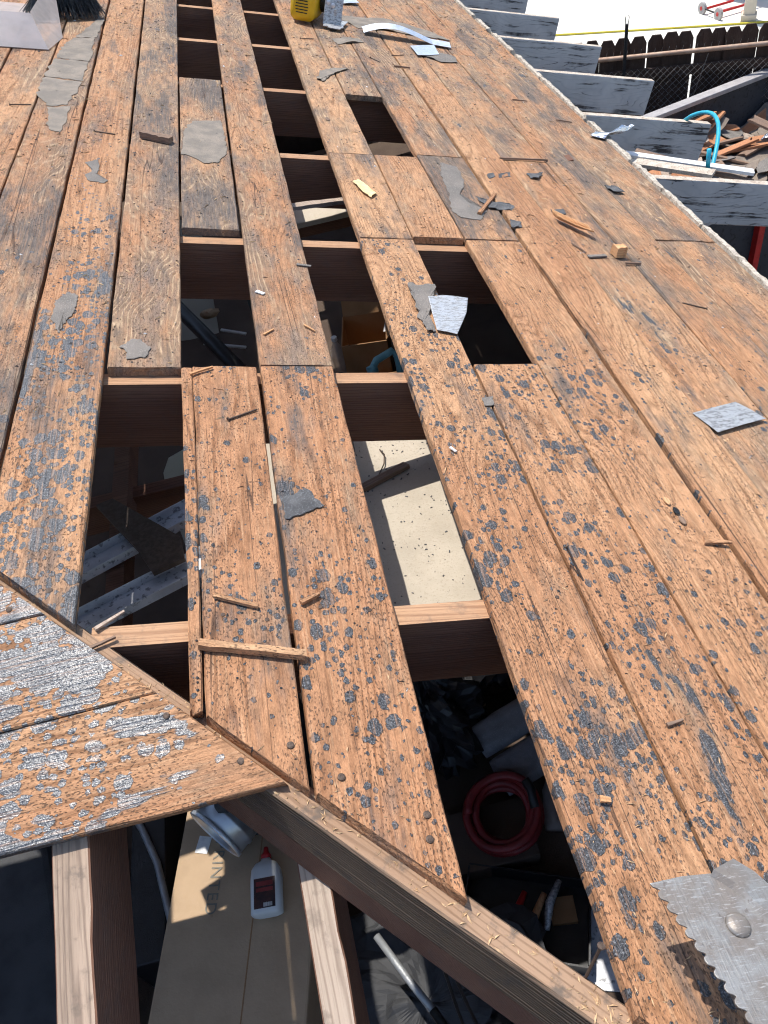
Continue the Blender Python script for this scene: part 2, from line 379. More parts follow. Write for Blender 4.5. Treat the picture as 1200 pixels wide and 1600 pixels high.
def RX(a): return Matrix.Rotation(a, 4, 'X')
def RY(a): return Matrix.Rotation(a, 4, 'Y')
def nz(x, y=0.0, z=0.0): return mnoise.noise(Vector((x, y, z)))

# ------------------------------------------------------------------ setting
GZ = -0.8
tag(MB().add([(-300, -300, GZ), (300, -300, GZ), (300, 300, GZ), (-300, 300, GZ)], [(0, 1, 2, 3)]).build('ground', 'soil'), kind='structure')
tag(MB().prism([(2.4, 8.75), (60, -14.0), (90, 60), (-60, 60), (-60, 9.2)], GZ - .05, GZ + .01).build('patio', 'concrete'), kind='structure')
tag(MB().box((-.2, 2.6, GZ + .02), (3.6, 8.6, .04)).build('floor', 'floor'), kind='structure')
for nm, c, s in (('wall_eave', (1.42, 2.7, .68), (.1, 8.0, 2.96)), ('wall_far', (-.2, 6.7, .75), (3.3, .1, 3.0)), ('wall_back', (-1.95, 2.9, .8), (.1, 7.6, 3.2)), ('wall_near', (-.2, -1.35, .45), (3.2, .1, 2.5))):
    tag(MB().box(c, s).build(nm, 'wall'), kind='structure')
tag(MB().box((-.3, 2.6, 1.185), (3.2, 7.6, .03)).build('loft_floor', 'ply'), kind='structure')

# ------------------------------------------------------------------ roof
roof = empty('stripped_roof', ROOF, 'old plank roof deck with missing boards, bare rafters and a hip beam', 'roof')
roof['kind'] = 'thing'
TH = .020
PL = []   # for knowing where there is deck: (xl0,xl1,xr0,xr1,(yl0,yr0),(yl1,yr1),ztop)
def make_plank(xl, xr, y0, y1, z=0.0, jag=(.003, .003), grey=.3, tar=.5, tone=.4, gloss=0.0, name='roof_plank', base=None, seed=None, wav=.0018, ns=None):
    """xl, xr: functions of y; y0, y1: functions of x"""
    seed = random.random() * 100 if seed is None else seed
    cols = 9
    yc = (y0(0) + y1(0)) / 2 if base is None else base[1]
    xm = (xl(yc) + xr(yc)) / 2; ym = (y0(xm) + y1(xm)) / 2
    L = abs(y1(xm) - y0(xm)); n = ns or max(6, int(L / .045))
    vs = []; fs = []
    ring = cols + 4
    for i in range(n + 1):
        t = i / n
        for k in range(ring):
            if k < cols: fx = k / (cols - 1); zz = 0.0
            elif k < cols + 2: fx = 1.0 if k == cols else 1.0; zz = -.0025 if k == cols else -TH
            else: fx = 0.0; zz = -TH if k == cols + 2 else -.0025
            # rough position
            ya = y0(xm) + (y1(xm) - y0(xm)) * t
            x = xl(ya) + (xr(ya) - xl(ya)) * fx
            y = y0(x) + (y1(x) - y0(x)) * t
            edge = 0
            if k == 0: x += .0022
            if k == cols - 1: x -= .0022
            if fx == 0.0: x += wav * nz(y * 9 + seed, 3.1) + .0009 * nz(y * 55, seed)
            if fx == 1.0: x += wav * nz(y * 9, 7.7 + seed) + .0009 * nz(y * 55, seed + 4)
            if t == 0: y += jag[0] * (nz(fx * 9, seed) + .6 * nz(fx * 31, seed + 2)) + (.002 if k < cols else 0)
            if t == 1: y += jag[1] * (nz(fx * 9, seed + 5) + .6 * nz(fx * 31, seed + 9)) - (.002 if k < cols else 0)
            cup = .0012 * nz(fx * 1.5 + seed, y * .8) + .0006 * nz(fx * 7, y * 3, seed)
            vs.append((x - xm, y - ym, zz + cup))
    for i in range(n):
        for k in range(ring):
            a = i * ring + k; b = i * ring + (k + 1) % ring
            fs.append((a, b, b + ring, a + ring))
    fs.append(tuple(range(ring - 1, -1, -1))); fs.append(tuple(range(n * ring, (n + 1) * ring)))
    mb = MB(); mb.v = vs; mb.f = fs
    return mb, (xm, ym, z)
def lin(a, b): return lambda u: a + b * (u - 2.0)
S = {-1: lin(-.624, .012), 0: lin(-.474, .013), 1: lin(-.318, .0086), 2: lin(-.166, .009), 3: lin(-.015, .008), 4: lin(.140, .0095),
     5: lin(.297, .0055), 6: lin(.456, .010), 7: lin(.612, .004), 8: lin(.766, .0), 9: lin(.935, .0), 10: lin(1.076, .0), 11: lin(1.238, .0), 12: lin(1.385, -.012), 13: lin(1.595, -.012)}
for k in range(-2, -8, -1): S[k] = lin(-.624 + .153 * (k + 1), .012)
GAP = {k: .003 for k in S}; GAP.update({-1: .008, 0: .006, 1: .009, 2: .008, 3: .006, 4: .008, 5: .004, 6: .004, 7: .005, 8: .004, 9: .009, 10: .004})
const = lambda c: (lambda x: c)
HIPE = lambda x: hip_u(x)
FAR = 6.4
def deck(row, y0, y1, **kw):
    f0 = HIPE if y0 == 'hip' else (const(y0) if not callable(y0) else y0); f1 = const(y1)
    gl, gr = GAP[row] / 2, GAP[row + 1] / 2
    xl = kw.pop('xl', None) or (lambda u: S[row](u) + gl); xr = kw.pop('xr', None) or (lambda u: S[row + 1](u) - gr)
    z = kw.get('z', random.uniform(-.0015, .0015)); kw['z'] = z
    props = {k: kw.get(k, d) for k, d in (('grey', .3), ('tar', .5), ('tone', .4), ('gloss', 0.0))}
    props['stain'] = kw.pop('stain', .25)
    props['swirl'] = kw.pop('swirl', random.choice((0.0, 0.0, .15, .3, .6)))
    mb, loc = make_plank(xl, xr, f0, f1, **kw)
    o = mb.build('roof_plank', 'deck', roof, T(*loc), smooth=False)
    for k, v in props.items(): o[k] = float(v)
    lab = kw.get('label')
    PL.append((xl, xr, f0, f1, z))
    return o
# rows left of the picture, then the rows in view (down the slope)
for k in range(-7, -1): deck(k, 'hip', FAR, grey=.5, tar=.4, tone=.3, ns=50)
deck(-1, 'hip', 1.20, grey=.45, tar=.55, tone=.25, ns=8); deck(-1, 1.56, 4.0, grey=.45, tar=.55, tone=.25); deck(-1, 4.004, FAR, grey=.35, tar=.3, tone=.3)
deck(0, 'hip', FAR, stain=.45, grey=.50, tar=.62, tone=.30)
deck(1, 'hip', FAR, stain=.3, gloss=.35, grey=.30, tar=.92, tone=.42)
deck(2, 1.427, FAR, stain=.55, swirl=.9, grey=.60, tar=.22, tone=.18, jag=(.004, .002))
deck(3, 2.076, 3.345, stain=.7, swirl=.8, grey=.66, tar=.18, tone=.15, jag=(.006, .003))
deck(3, 5.14, FAR, grey=.5, tar=.1, tone=.2, ns=20)
deck(3, 'hip', 1.430, swirl=.1, grey=.16, tar=.55, tone=.7, stain=.55, jag=(.002, .006), xl=lambda u: -.0005 - .004 * max(0, 1.0 - u), xr=lambda u: S[4](u) - .005)
deck(3, lambda x: .612, 1.424, grey=.10, tar=.75, tone=.66, jag=(.012, .004), xl=lambda u: -.0225, xr=lambda u: -.0015 - .014 * max(0, 1.0 - u), z=.001)
deck(4, 1.432, FAR, stain=.6, swirl=.5, grey=.55, tar=.30, tone=.34)
deck(4, 'hip', 1.430, swirl=0.0, grey=.14, tar=.80, tone=.8, jag=(.002, .003))
deck(5, 5.14, FAR, grey=.5, tar=.1, tone=.2, ns=20)
deck(6, 'hip', 2.052, grey=.10, tar=.88, tone=.26, xl=lambda u: S[6](u) + .002, jag=(.002, .004))
deck(6, 2.055, 2.668, grey=.42, tar=.18, tone=.10, jag=(.004, .004))
deck(6, 2.672, FAR, grey=.48, tar=.06, tone=.08, jag=(.004, .003))
deck(7, 'hip', 1.437, grey=.08, tar=.85, tone=.40, jag=(.003, .004))
deck(7, 2.070, 2.676, grey=.35, tar=.25, tone=.35, jag=(.004, .003))
deck(7, 3.292, FAR, stain=.6, grey=.52, tar=.08, tone=.12, jag=(.006, .003))
deck(8, 'hip', 2.062, swirl=.7, grey=.16, tar=.62, tone=.36, jag=(.002, .004))
deck(8, 2.068, 2.690, stain=.8, grey=.5, tar=.55, tone=.35)
deck(8, 2.694, FAR, stain=.65, grey=.55, tar=.15, tone=.2)
deck(9, 'hip', 3.35, grey=.10, tar=.45, tone=.12, z=.004)
deck(9, 3.354, FAR, grey=.45, tar=.15, tone=.2)
deck(10, 'hip', 2.694, grey=.32, tar=.55, tone=.32); deck(10, 2.70, FAR, grey=.5, tar=.2, tone=.3)
deck(11, 'hip', 4.0, stain=.5, grey=.42, tar=.5, tone=.4); deck(11, 4.004, FAR, grey=.5, tar=.2, tone=.3)
deck(12, 'hip', 2.104, grey=.5, tar=.5, tone=.42, jag=(.002, .005)); deck(12, 2.110, FAR, stain=.5, grey=.55, tar=.35, tone=.38)

# hip face planks, local x down slope, y world X
HIPL = ROOF.inverted() @ HIPM
HPL = []
def hip_plank(x0, x1, ymin, **kw):
    props = {k: kw.get(k, d) for k, d in (('grey', .1), ('tar', .8), ('tone', .3), ('gloss', 1.0))}
    cut = kw.pop('cut', .016)
    f1 = lambda x: x * cp - cut
    mb, loc = make_plank(const(x0 + .0007), const(x1 - .0007), const(ymin), f1, **kw)
    o = mb.build('hip_plank', 'deck', roof, HIPL @ T(*loc))
    for k, v in props.items(): o[k] = float(v)
    HPL.append((x0, x1, ymin, f1)); return o
def sx(Y): return (HIP0.y - Y) / cp
xb = [sx(.4955), sx(.648), sx(.800), sx(.95), sx(1.10), sx(1.25), sx(1.4), sx(1.55)]
hip_plank(xb[1], xb[0], -1.9, tar=1.30, tone=.35, grey=.04, jag=(.002, .002))
hip_plank(xb[2], xb[1], -1.9, tar=1.05, tone=.35, grey=.04)
hip_plank(xb[3], xb[2], -1.9, tar=.95, tone=.35, grey=.04)
for i in range(3, 7): hip_plank(xb[i + 1], xb[i], -1.9, tar=.8, tone=.35)

# common rafters: the part under the deck, its bright top edge, and the painted tail
RU = [.135, .763, 1.416, 2.05, 2.68, 3.35, 3.95, 4.53, 5.11, 5.70, 6.30]
TAIL = {4: 2.85, 5: 2.25, 6: 2.26, 7: 2.22, 8: 2.19, 9: 2.2, 10: 2.2}
RD = .182
for i, u in enumerate(RU):
    v0 = -1.62
    if i < 3 or True:
        vh = (.882 - (u + .019)) / .967 - .293 + .03
        v0 = max(v0, vh)
    vend = 1.50
    n = 30; mb = MB(); L = vend - v0
    vs = []; fs = []
    for k in range(n + 1):
        x = v0 + L * k / n
        for yy, zz in ((-.019, -.0215), (.019, -.0215), (.019, -RD), (-.019, -RD)):
            vs.append((x - v0, yy + .0012 * nz(x * 6, u), zz + .0008 * nz(x * 11, u + 3)))
    for k in range(n):
        for j in range(4):
            a = k * 4 + j; b = k * 4 + (j + 1) % 4
            fs.append((a, a + 4, b + 4, b))
    fs += [(0, 1, 2, 3), (n * 4 + 3, n * 4 + 2, n * 4 + 1, n * 4)]
    mb.add(vs, fs)
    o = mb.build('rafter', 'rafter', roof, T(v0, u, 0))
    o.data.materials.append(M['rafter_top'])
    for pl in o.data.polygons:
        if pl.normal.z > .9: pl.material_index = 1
    if i in TAIL:
        ve = TAIL[i]; mb = MB(); vs = []; fs = []; n = 14
        for k in range(n + 1):
            x = vend + .0 + (ve - vend) * k / n
            for yy, zz in ((-.0175, -.0215), (-.019, -.026), (-.019, -RD + .004), (-.016, -RD), (.016, -RD), (.019, -RD + .004), (.019, -.026), (.0175, -.0215)):
                vs.append((x - vend + .001, yy + .001 * nz(x * 7, u), zz + .0015 * nz(x * 9, u + 5)))
        for k in range(n):
            for j in range(8):
                a = k * 8 + j; b = k * 8 + (j + 1) % 8
                fs.append((a, b, b + 8, a + 8))
        fs += [tuple(range(7, -1, -1)), tuple(range(n * 8, n * 8 + 8))]
        mb.add(vs, fs)
        t = mb.build('rafter_tail', 'paint', o, T(vend - v0, 0, 0))
        bm = bmesh.new(); bm.from_mesh(t.data); bmesh.ops.recalc_face_normals(bm, faces=bm.faces); bm.to_mesh(t.data); bm.free()
        t.data.materials.append(M['paint_top'])
        for pl in t.data.polygons:
            if pl.normal.z > .9: pl.material_index = 1
        t['label'] = 'weathered grey painted rafter end beyond the eave'
# fix rafter normals
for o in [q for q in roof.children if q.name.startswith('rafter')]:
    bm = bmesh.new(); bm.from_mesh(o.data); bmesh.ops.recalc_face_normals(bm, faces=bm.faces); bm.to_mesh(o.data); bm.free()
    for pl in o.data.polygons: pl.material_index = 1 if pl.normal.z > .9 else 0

# hip rafter: a 2x board on edge under the hip line, in world axes
hd = (ROOF.to_3x3() @ Vector((1, -.967, 0))).normalized(); upv = ROOF.to_3x3() @ Vector((0, 0, 1)); side = hd.cross(upv)
HB = Matrix((side, hd, upv)).transposed().to_4x4(); HB.translation = HIP0      # x towards the viewer, y down the hip, z off the main deck
Linv = ROOF.inverted()
def beam(y0, y1, xa, xb_, za, zb, seed, n=60, rag=.0015):
    mb = MB(); vs = []; fs = []
    prof = [(xa, za - .003), (xa + .003, za), (xb_ - .003, za), (xb_, za - .003), (xb_, zb), (xa, zb)]
    for k in range(n + 1):
        y = y0 + (y1 - y0) * k / n
        for x, z in prof: vs.append((x + rag * nz(y * 5, x * 30, seed), y, z + rag * nz(y * 8, seed, z * 9)))
    q = len(prof)
    for k in range(n):
        for j in range(q):
            a = k * q + j; b = k * q + (j + 1) % q; fs.append((a, a + q, b + q, b))
    fs += [tuple(range(q)), tuple(range((n + 1) * q - 1, n * q - 1, -1))]
    mb.add(vs, fs)
    return mb
def recalc(o):
    bm = bmesh.new(); bm.from_mesh(o.data); bmesh.ops.recalc_face_normals(bm, faces=bm.faces); bm.to_mesh(o.data); bm.free()
def top_mat(o, mat, axis_z=.9):
    o.data.materials.append(M[mat])
    for pl in o.data.polygons: pl.material_index = 1 if pl.normal.z > axis_z else 0
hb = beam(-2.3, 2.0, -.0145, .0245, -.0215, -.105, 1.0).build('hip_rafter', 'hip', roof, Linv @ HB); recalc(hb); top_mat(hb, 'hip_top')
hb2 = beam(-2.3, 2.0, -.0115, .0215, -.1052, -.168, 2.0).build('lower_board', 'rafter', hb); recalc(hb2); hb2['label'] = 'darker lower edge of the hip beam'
# jack rafters of the hip face
def jack(xc, wdt, drop, mat, seed):
    # runs down the slope: local x of the hip frame
    s0 = (xc + .03) / cp + .03; mb = MB(); vs = []; fs = []; n = 40; Ls = 1.5
    prof = [(-wdt / 2, -.0235), (-wdt / 2 + .002, -.0215), (wdt / 2 - .002, -.0215), (wdt / 2, -.0235), (wdt / 2, -.16), (-wdt / 2, -.16)]
    for k in range(n + 1):
        x = Ls * k / n
        for j, (y, z) in enumerate(prof):
            rag = .0035 * nz(x * 14, seed) + .002 * nz(x * 60, seed + 3) if j in (2, 3) else .001 * nz(x * 9, seed + 8)
            vs.append((x, y + rag, z + .001 * nz(x * 12, y * 40, seed)))
    q = len(prof)
    for k in range(n):
        for j in range(q):
            a = k * q + j; b = k * q + (j + 1) % q; fs.append((a, a + q, b + q, b))
    fs += [tuple(range(q)), tuple(range((n + 1) * q - 1, n * q - 1, -1))]
    mb.add(vs, fs)
    o = mb.build('jack_rafter', 'rafter', roof, HIPL @ T(s0 - drop * .4, xc, -drop)); recalc(o); top_mat(o, mat)
    return o
jack(-.2015, .048, 0, 'jack', 3.0)
jack(.080, .042, .13, 'jack_pale', 11.0)
jack(-.81, .04, 0, 'jack', 17.0); jack(-1.2, .04, 0, 'jack', 19.0); jack(.72, .04, 0, 'jack_pale', 23.0)

# crumbling paint line along the eave
u = 1.72
while u < 6.2:
    L = random.uniform(.18, .55); n = int(L / .02)
    mb = MB(); vs = []; fs = []
    for k in range(n + 1):
        y = u + L * k / n; e = S[13](y)
        w0 = -.004 + .006 * nz(y * 30, 1); wd = .036 + .016 * nz(y * 14, 5) + .010 * nz(y * 60, 9); ht = .009 + .007 * nz(y * 40, 3)
        if k in (0, n): wd *= .4
        for x, z in ((e + w0, -.022), (e + w0, ht), (e + w0 + wd * .6, ht * .8 + .001), (e + w0 + wd, -.008), (e + w0 + wd * .8, -.03)): vs.append((x - e, y - u, z))
    for k in range(n):
        for j in range(5):
            a = k * 5 + j; b = k * 5 + (j + 1) % 5; fs.append((a, a + 5, b + 5, b))
    fs += [tuple(range(5)), tuple(range((n + 1) * 5 - 1, n * 5 - 1, -1))]
    o = mb.add(vs, fs).build('paint_crust', 'crust', roof, T(S[13](u), u, 0)); recalc(o)
    u += L + random.choice((.002, .004, .03, .06))

# nail heads in the deck
mb = MB()
for xl, xr, f0, f1, z in PL:
    for ru in RU:
        xa, xb2 = xl(ru), xr(ru)
        if xb2 - xa < .08 or xa < -1.0: continue
        for fx in (.22, .78):
            x = xa + (xb2 - xa) * (fx + random.uniform(-.06, .06)); y = ru + random.uniform(-.012, .012)
            if not (f0(x) + .01 < y < f1(x) - .01) or random.random() < .25: continue
            mb.lathe([(.0036, z - .001), (.0036, z + .0008), (.0028, z + .0011)], 8, T(x, y, 0))
for x, y in ((.1035, .545), (.163, .492), (.258, .397), (.262, .428), (-.22, .84)): mb.lathe([(.0052, -.001), (.0052, .0016), (.0035, .0022)], 10, T(x, y, 0))
tag(mb.build('nail_heads', 'nail', roof), kind='stuff')
mb = MB()
for xl, xr, f0, f1, z in PL:
    for ru in RU:
        xa, xb2 = xl(ru), xr(ru)
        if xb2 - xa < .05 or xa < -1.0: continue
        for k in range(5):
            x = random.uniform(xa + .012, xb2 - .012); y = ru + random.gauss(0, .016)
            if f0(x) + .008 < y < f1(x) - .008: mb.lathe([(.0022 * random.uniform(.7, 1.4), z + .0006), (.001, z + .0011)], 6, T(x, y, 0))
    for k in range(14):
        y = random.uniform(f0(0) if f0(0) > 0 else .3, min(f1(0), 5.0)); x = random.uniform(xl(y) + .01, max(xl(y) + .011, xr(y) - .01))
        if f0(x) + .01 < y < f1(x) - .01: mb.lathe([(.0019 * random.uniform(.7, 1.3), z + .0006), (.001, z + .0011)], 6, T(x, y, 0))
tag(mb.build('nail_holes', 'black', roof), kind='stuff')
mb = MB()
for x, y in ((sx(.615), -.055), (sx(.535), .035), (sx(.82), -.268)): mb.lathe([(.0046, -.001), (.0046, .0012), (.003, .0017)], 10, T(x, y, 0))
tag(mb.build('hip_nail_heads', 'nail', roof, HIPL), kind='stuff')

# ------------------------------------------------------------------ fence, chain link, patio things
fd = Vector((.935, -.355, 0)).normalized(); fn = Vector((fd.y, -fd.x, 0))      # fn points to the shed
F0 = Vector((3.60, 7.93, GZ)); fang = math.atan2(fd.y, fd.x)
FM = Matrix.Translation(F0) @ RZ(fang)
fence = empty('picket_fence', FM, 'dark brown dog-eared picket fence beyond the rafter tails', 'fence')
pk = MB().prism([(-.0715, 0), (.0715, 0), (.0715, 1.742), (.040, 1.80), (-.040, 1.80), (-.0715, 1.742)], -.009, .009).mesh('picket')
pk.materials.append(M['fence'])
for i in range(-14, 30):
    o = bpy.data.objects.new('picket', pk); C.objects.link(o); o.parent = fence
    o.matrix_basis = T(i * .1415 + random.uniform(-.002, .002), (.011 if i % 2 else -.011), random.uniform(-.012, .008)) @ RX(R(90)) @ RZ(R(random.uniform(-.5, .5)))
for z in (.35, 1.0, 1.48): MB().box((1.1, -.041, z), (6.3, .038, .085)).build('fence_rail', 'fence', fence)
cl = empty('chain_link_fence', FM @ T(0, -.095, 0), 'chain link fence with rusty top pipe in front of the pickets', 'fence')
MB().tube([(-2.0, 0, 1.655), (4.2, 0, 1.655)], .021, 10).build('top_pipe', 'pipe', cl, smooth=True)
for i, x in enumerate((-.9, 2.6)): MB().tube([(x, 0, 0), (x, 0, 1.64)], .025, 8).build('fence_post', 'iron', cl)
mb = MB()
for i in range(-20, 110):
    x = -2.0 + i * .06
    for s_ in (-1, 1):
        xa = x if s_ > 0 else x + 1.5
        pts = [(max(-2, min(4.2, xa + s_ * (h_ - 0.02))), -.012 * s_, h_ + .02) for h_ in (0.0, 1.52)]
        if abs(pts[1][0] - pts[0][0]) < .3: continue
        f0_ = (pts[0][0] - xa) / s_; f1_ = (pts[1][0] - xa) / s_
        mb.tube([(pts[0][0], pts[0][1], max(.02, f0_ + .02)), (pts[1][0], pts[1][1], min(1.56, f1_ + .04))], .0018, 3, False)
for i in range(100): mb.tube([(-2 + i * .062, 0, 1.64), (-2 + i * .062 + .012, 0, 1.715)], .002, 3, False)
tag(mb.build('wire_mesh', 'wire', cl), kind='stuff')
MB().tube([(.9, -.03, 1.63), (.82, -.03, 1.3), (.7, -.03, .9)], .004, 5).build('tie_wire', 'wire', cl)
o = MB().tube([(0, 0, 0), (0, 0, 1.95)], .017, 8).tube([(-.012, 0, 1.95), (-.018, 0, 2.0), (-.012, 0, 2.02)], .004, 5).tube([(.012, 0, 1.95), (.018, 0, 2.0), (.012, 0, 2.02)], .004, 5).build('steel_stake', 'iron', world=T(3.70, 7.75, GZ))
tag(o, 'thin black steel stake standing in front of the picket fence', 'stake')
o = MB().tube([(5.0, 14.06, GZ + .03), (5.8, 13.62, GZ + .025), (6.8, 13.06, GZ + .025), (8.3, 12.23, GZ + .03), (9.5, 11.5, GZ + .03)], .016, 6).build('yellow_rope', 'yellow_rope', smooth=True)
tag(o, 'yellow rope lying across the bright concrete behind the fence', 'rope')
col = empty('porch_column', T(7.83, 12.66, GZ), 'beige square porch column at the edge of the concrete', 'column')
MB().box((0, 0, 1.4), (.17, .17, 2.8)).build('shaft', 'beige', col, RZ(R(-30)), bevel=.008)
MB().box((0, 0, .06), (.22, .22, .12)).build('base', 'beige', col, RZ(R(-30)), bevel=.008)
ps = MB().box((9.7, 14.1, GZ + 1.5), (2.6, 2.2, 3.0), RZ(R(-30)).to_3x3()).build('house_wall', 'greywall'); tag(ps, 'grey shaded house wall behind the porch column', 'house')
# red hand truck lying by the column
ht = empty('hand_truck', T(7.52, 13.0, GZ + .09) @ RZ(R(8)), 'red wheeled hand truck lying on the concrete by the column', 'hand truck')
for y in (0, .42):
    wl = MB().lathe([(.03, -.022), (.085, -.022), (.09, -.012), (.09, .012), (.085, .022), (.03, .022)], 18, RY(R(90))).build('wheel', 'rim', ht, T(0, y, 0), smooth=False)
    MB().lathe([(.03, -.026), (.032, 0), (.03, .026)], 12, RY(R(90))).build('hub', 'red', wl)
MB().tube([(0, .0, 0), (0, .42, 0)], .012, 6).build('axle', 'iron', ht)
MB().tube([(0, .06, .0), (.5, .06, .0), (.62, .06, .10), (.95, .06, .12)], .02, 8).tube([(0, .36, .0), (.5, .36, .0), (.62, .36, .10), (.95, .36, .12)], .02, 8).build('frame', 'red', ht)
MB().box((.42, -.12, -.05), (.12, .1, .05)).build('toe_plate', 'red', ht)

# ------------------------------------------------------------------ dump trailer with debris
ta = math.atan2(.276, .96); TM = T(3.55, 6.96, GZ) @ RZ(ta)
tr = empty('dump_trailer', TM, 'dark steel dump trailer full of torn-off boards and shingles', 'trailer')
def tw(c, s, nm, mat='navy'): return MB().box(c, s).build(nm, mat, tr, bevel=.006)
tw((1.575, 0, .95), (5.65, .045, .86), 'far_side'); tw((1.575, -.012, 1.40), (5.67, .11, .04), 'far_rim', 'rim')
tw((1.575, -1.72, .95), (5.65, .045, .86), 'near_side'); tw((1.575, -1.72, 1.40), (5.67, .09, .04), 'near_rim', 'rim')
tw((-1.22, -.86, .95), (.045, 1.67, .86), 'tailgate'); tw((1.575, -.86, .54), (5.54, 1.66, .04), 'bed_floor')
for i, x in enumerate((-.95, .35, 1.2, 2.1)): tw((x, -1.765, .93), (.07, .045, .84), 'side_post')
s_ = MB().box((-.335, -1.770, .98), (.06, .05, .78)).build('red_marker', 'red', tr); s_['label'] = 'red upright strip on the dark trailer side'
for x in (1.4, 2.3):
    wl = MB().lathe([(.2, -.1), (.3, -.1), (.33, -.07), (.33, .07), (.3, .1), (.2, .1)], 24, RX(R(90))).build('wheel', 'black', tr, T(x, -1.90, .33))
    MB().lathe([(.05, -.08), (.19, -.07), (.19, .07), (.05, .08)], 16, RX(R(90))).build('rim', 'rim', wl)
M['redwood'] = frame_wood('torn_redwood', (.52, .25, .13), (.40, .17, .08), (.22, .09, .045), .3, .1)
LOADL = ['brown broken roof board in the trailer heap', 'torn brown shingle strip in the trailer heap', 'pale splintered board in the trailer heap', 'dark felt scrap in the trailer heap']
random.seed(21)
hmap = {}
heap = MB(); nx, ny = 26, 14; vs = []
for i in range(nx):
    for j in range(ny):
        x = -1.15 + 5.4 * i / (nx - 1); y = -.04 - 1.64 * j / (ny - 1)
        e = min(1, min(x, 1.7 + y + .05, -y + .02) / .35)
        vs.append((x, y, 1.10 + .22 * nz(x * 1.4, y * 1.6) + .08 * nz(x * 6, y * 6)))
heap.add(vs, [(i * ny + j, (i + 1) * ny + j, (i + 1) * ny + j + 1, i * ny + j + 1) for i in range(nx - 1) for j in range(ny - 1)])
hp = heap.build('rubble_heap', 'brown_shingle', world=TM); tag(hp, kind='stuff'); recalc(hp)
def heap_z(x, y):
    e = min(1, min(x, 1.7 + y + .05, -y + .02) / .35)
    return 1.10 + .22 * nz(x * 1.4, y * 1.6) + .08 * nz(x * 6, y * 6)
for i in range(90):
    x = random.uniform(-.35, 1.25); y = random.uniform(-1.45, -.06); kind = random.choice((0, 0, 0, 1, 1, 2, 3))
    z = heap_z(x, y) + random.uniform(.0, .07)
    L = random.uniform(.22, .75); Wd = random.uniform(.07, .16)
    rot = RZ(random.uniform(0, 6.28)) @ RY(R(random.uniform(-24, 24))) @ RX(R(random.uniform(-22, 22)))
    mb = MB()
    if kind in (0, 2):
        j0 = [random.uniform(-.05, .05) for _ in range(4)]
        mb.prism([(-Wd / 2, -L / 2 + j0[0]), (0, -L / 2 + j0[1]), (Wd / 2, -L / 2), (Wd / 2, L / 2 + j0[2]), (0.01, L / 2 + j0[3]), (-Wd / 2, L / 2)], -.009, .009)
        nm, mt = 'scrap_board', (random.choice(('redwood', 'redwood', 'chip_dark')) if kind == 0 else 'jack_pale')
    else:
        Wd *= 1.7; pts = []
        for k in range(10):
            a = k * .628; pts.append((Wd * .5 * math.cos(a) * random.uniform(.75, 1.1), L * .45 * math.sin(a) * random.uniform(.75, 1.1)))
        mb.prism(pts, -.003, .003); nm, mt = 'shingle_scrap', ('brown_shingle' if kind == 1 else 'felt')
    o = mb.build(nm, mt, world=TM @ T(x, y, z) @ rot)
    tag(o, LOADL[kind], 'board' if kind in (0, 2) else 'shingle', ('brown boards', 'shingle strips', 'pale boards', 'felt scraps')[kind] + ' heaped in the trailer')
def crumple(name, rx, ry, rz, mat, world, seed, n=14, k=.35, f=6.0):
    mb = MB(); vs = []; fs = []
    for i in range(n + 1):
        for j in range(2 * n):
            a = math.pi * i / n; b = math.pi * j / n
            d = Vector((math.sin(a) * math.cos(b), math.sin(a) * math.sin(b), math.cos(a)))
            q = 1 + k * nz(d.x * f * .5 + seed, d.y * f * .5, d.z * f * .5) + k * .45 * abs(nz(d.x * f * 1.6, d.y * f * 1.6 + seed, d.z * f * 1.6))
            vs.append((d.x * rx * q, d.y * ry * q, d.z * rz * q))
    for i in range(n):
        for j in range(2 * n): fs.append((i * 2 * n + j, (i + 1) * 2 * n + j, (i + 1) * 2 * n + (j + 1) % (2 * n), i * 2 * n + (j + 1) % (2 * n)))
    mb.add(vs, fs); return mb.build(name, mat, world=world)
tag(crumple('foil_wad', .16, .11, .05, 'foil', TM @ T(.92, -.75, heap_z(.92, -.75) + .07), 2.0), 'crumpled silver foil on the trailer heap', 'foil')

# things caught between the two nearest rafter tails
pts = []
for k in range(15):
    a = math.pi * (1 - k / 14 * .93)
    pts.append((2.05 - .13 * (k / 14) ** 1.6 + .05 * math.sin(math.pi * k / 14), 3.37 - .50 * (k / 14), 2.135 + .10 * math.sin(math.pi * k / 14) ** .8 - .02 * k / 14))
o = MB().tube(pts, .0085, 8).build('cyan_tube', 'cyan', smooth=True); tag(o, 'bright cyan plastic tube arching between two grey rafter tails', 'tube')
o = MB().tube([(1.90, 2.86, 2.16), (1.895, 2.86, 2.235)], .009, 8).build('cyan_tube_stub', 'cyan', smooth=True); tag(o, 'short stub of cyan tube behind the nearest rafter tail', 'tube')
def slat(name, a, b, wd, th, mat, label, cat, group=None, roll=0):
    a, b = Vector(a), Vector(b); d = (b - a); L = d.length; d.normalize()
    x = d.cross(Vector((0, 0, 1))).normalized(); z = x.cross(d); mm = Matrix((x, d, z)).transposed().to_4x4(); mm.translation = (a + b) / 2
    mb = MB(); j = [random.uniform(-.2, .2) * wd for _ in range(4)]
    mb.prism([(-wd / 2, -L / 2 + j[0]), (wd / 2, -L / 2 + j[1]), (wd / 2, L / 2 + j[2]), (-wd / 2, L / 2 + j[3])], -th / 2, th / 2)
    o = mb.build(name, mat, world=mm @ RY(roll)); return tag(o, label, cat, group)
slat('white_trim', (1.64, 3.06, 2.20), (2.06, 2.80, 2.13), .035, .012, 'white', 'long white trim strip wedged behind the nearest rafter tail', 'trim')
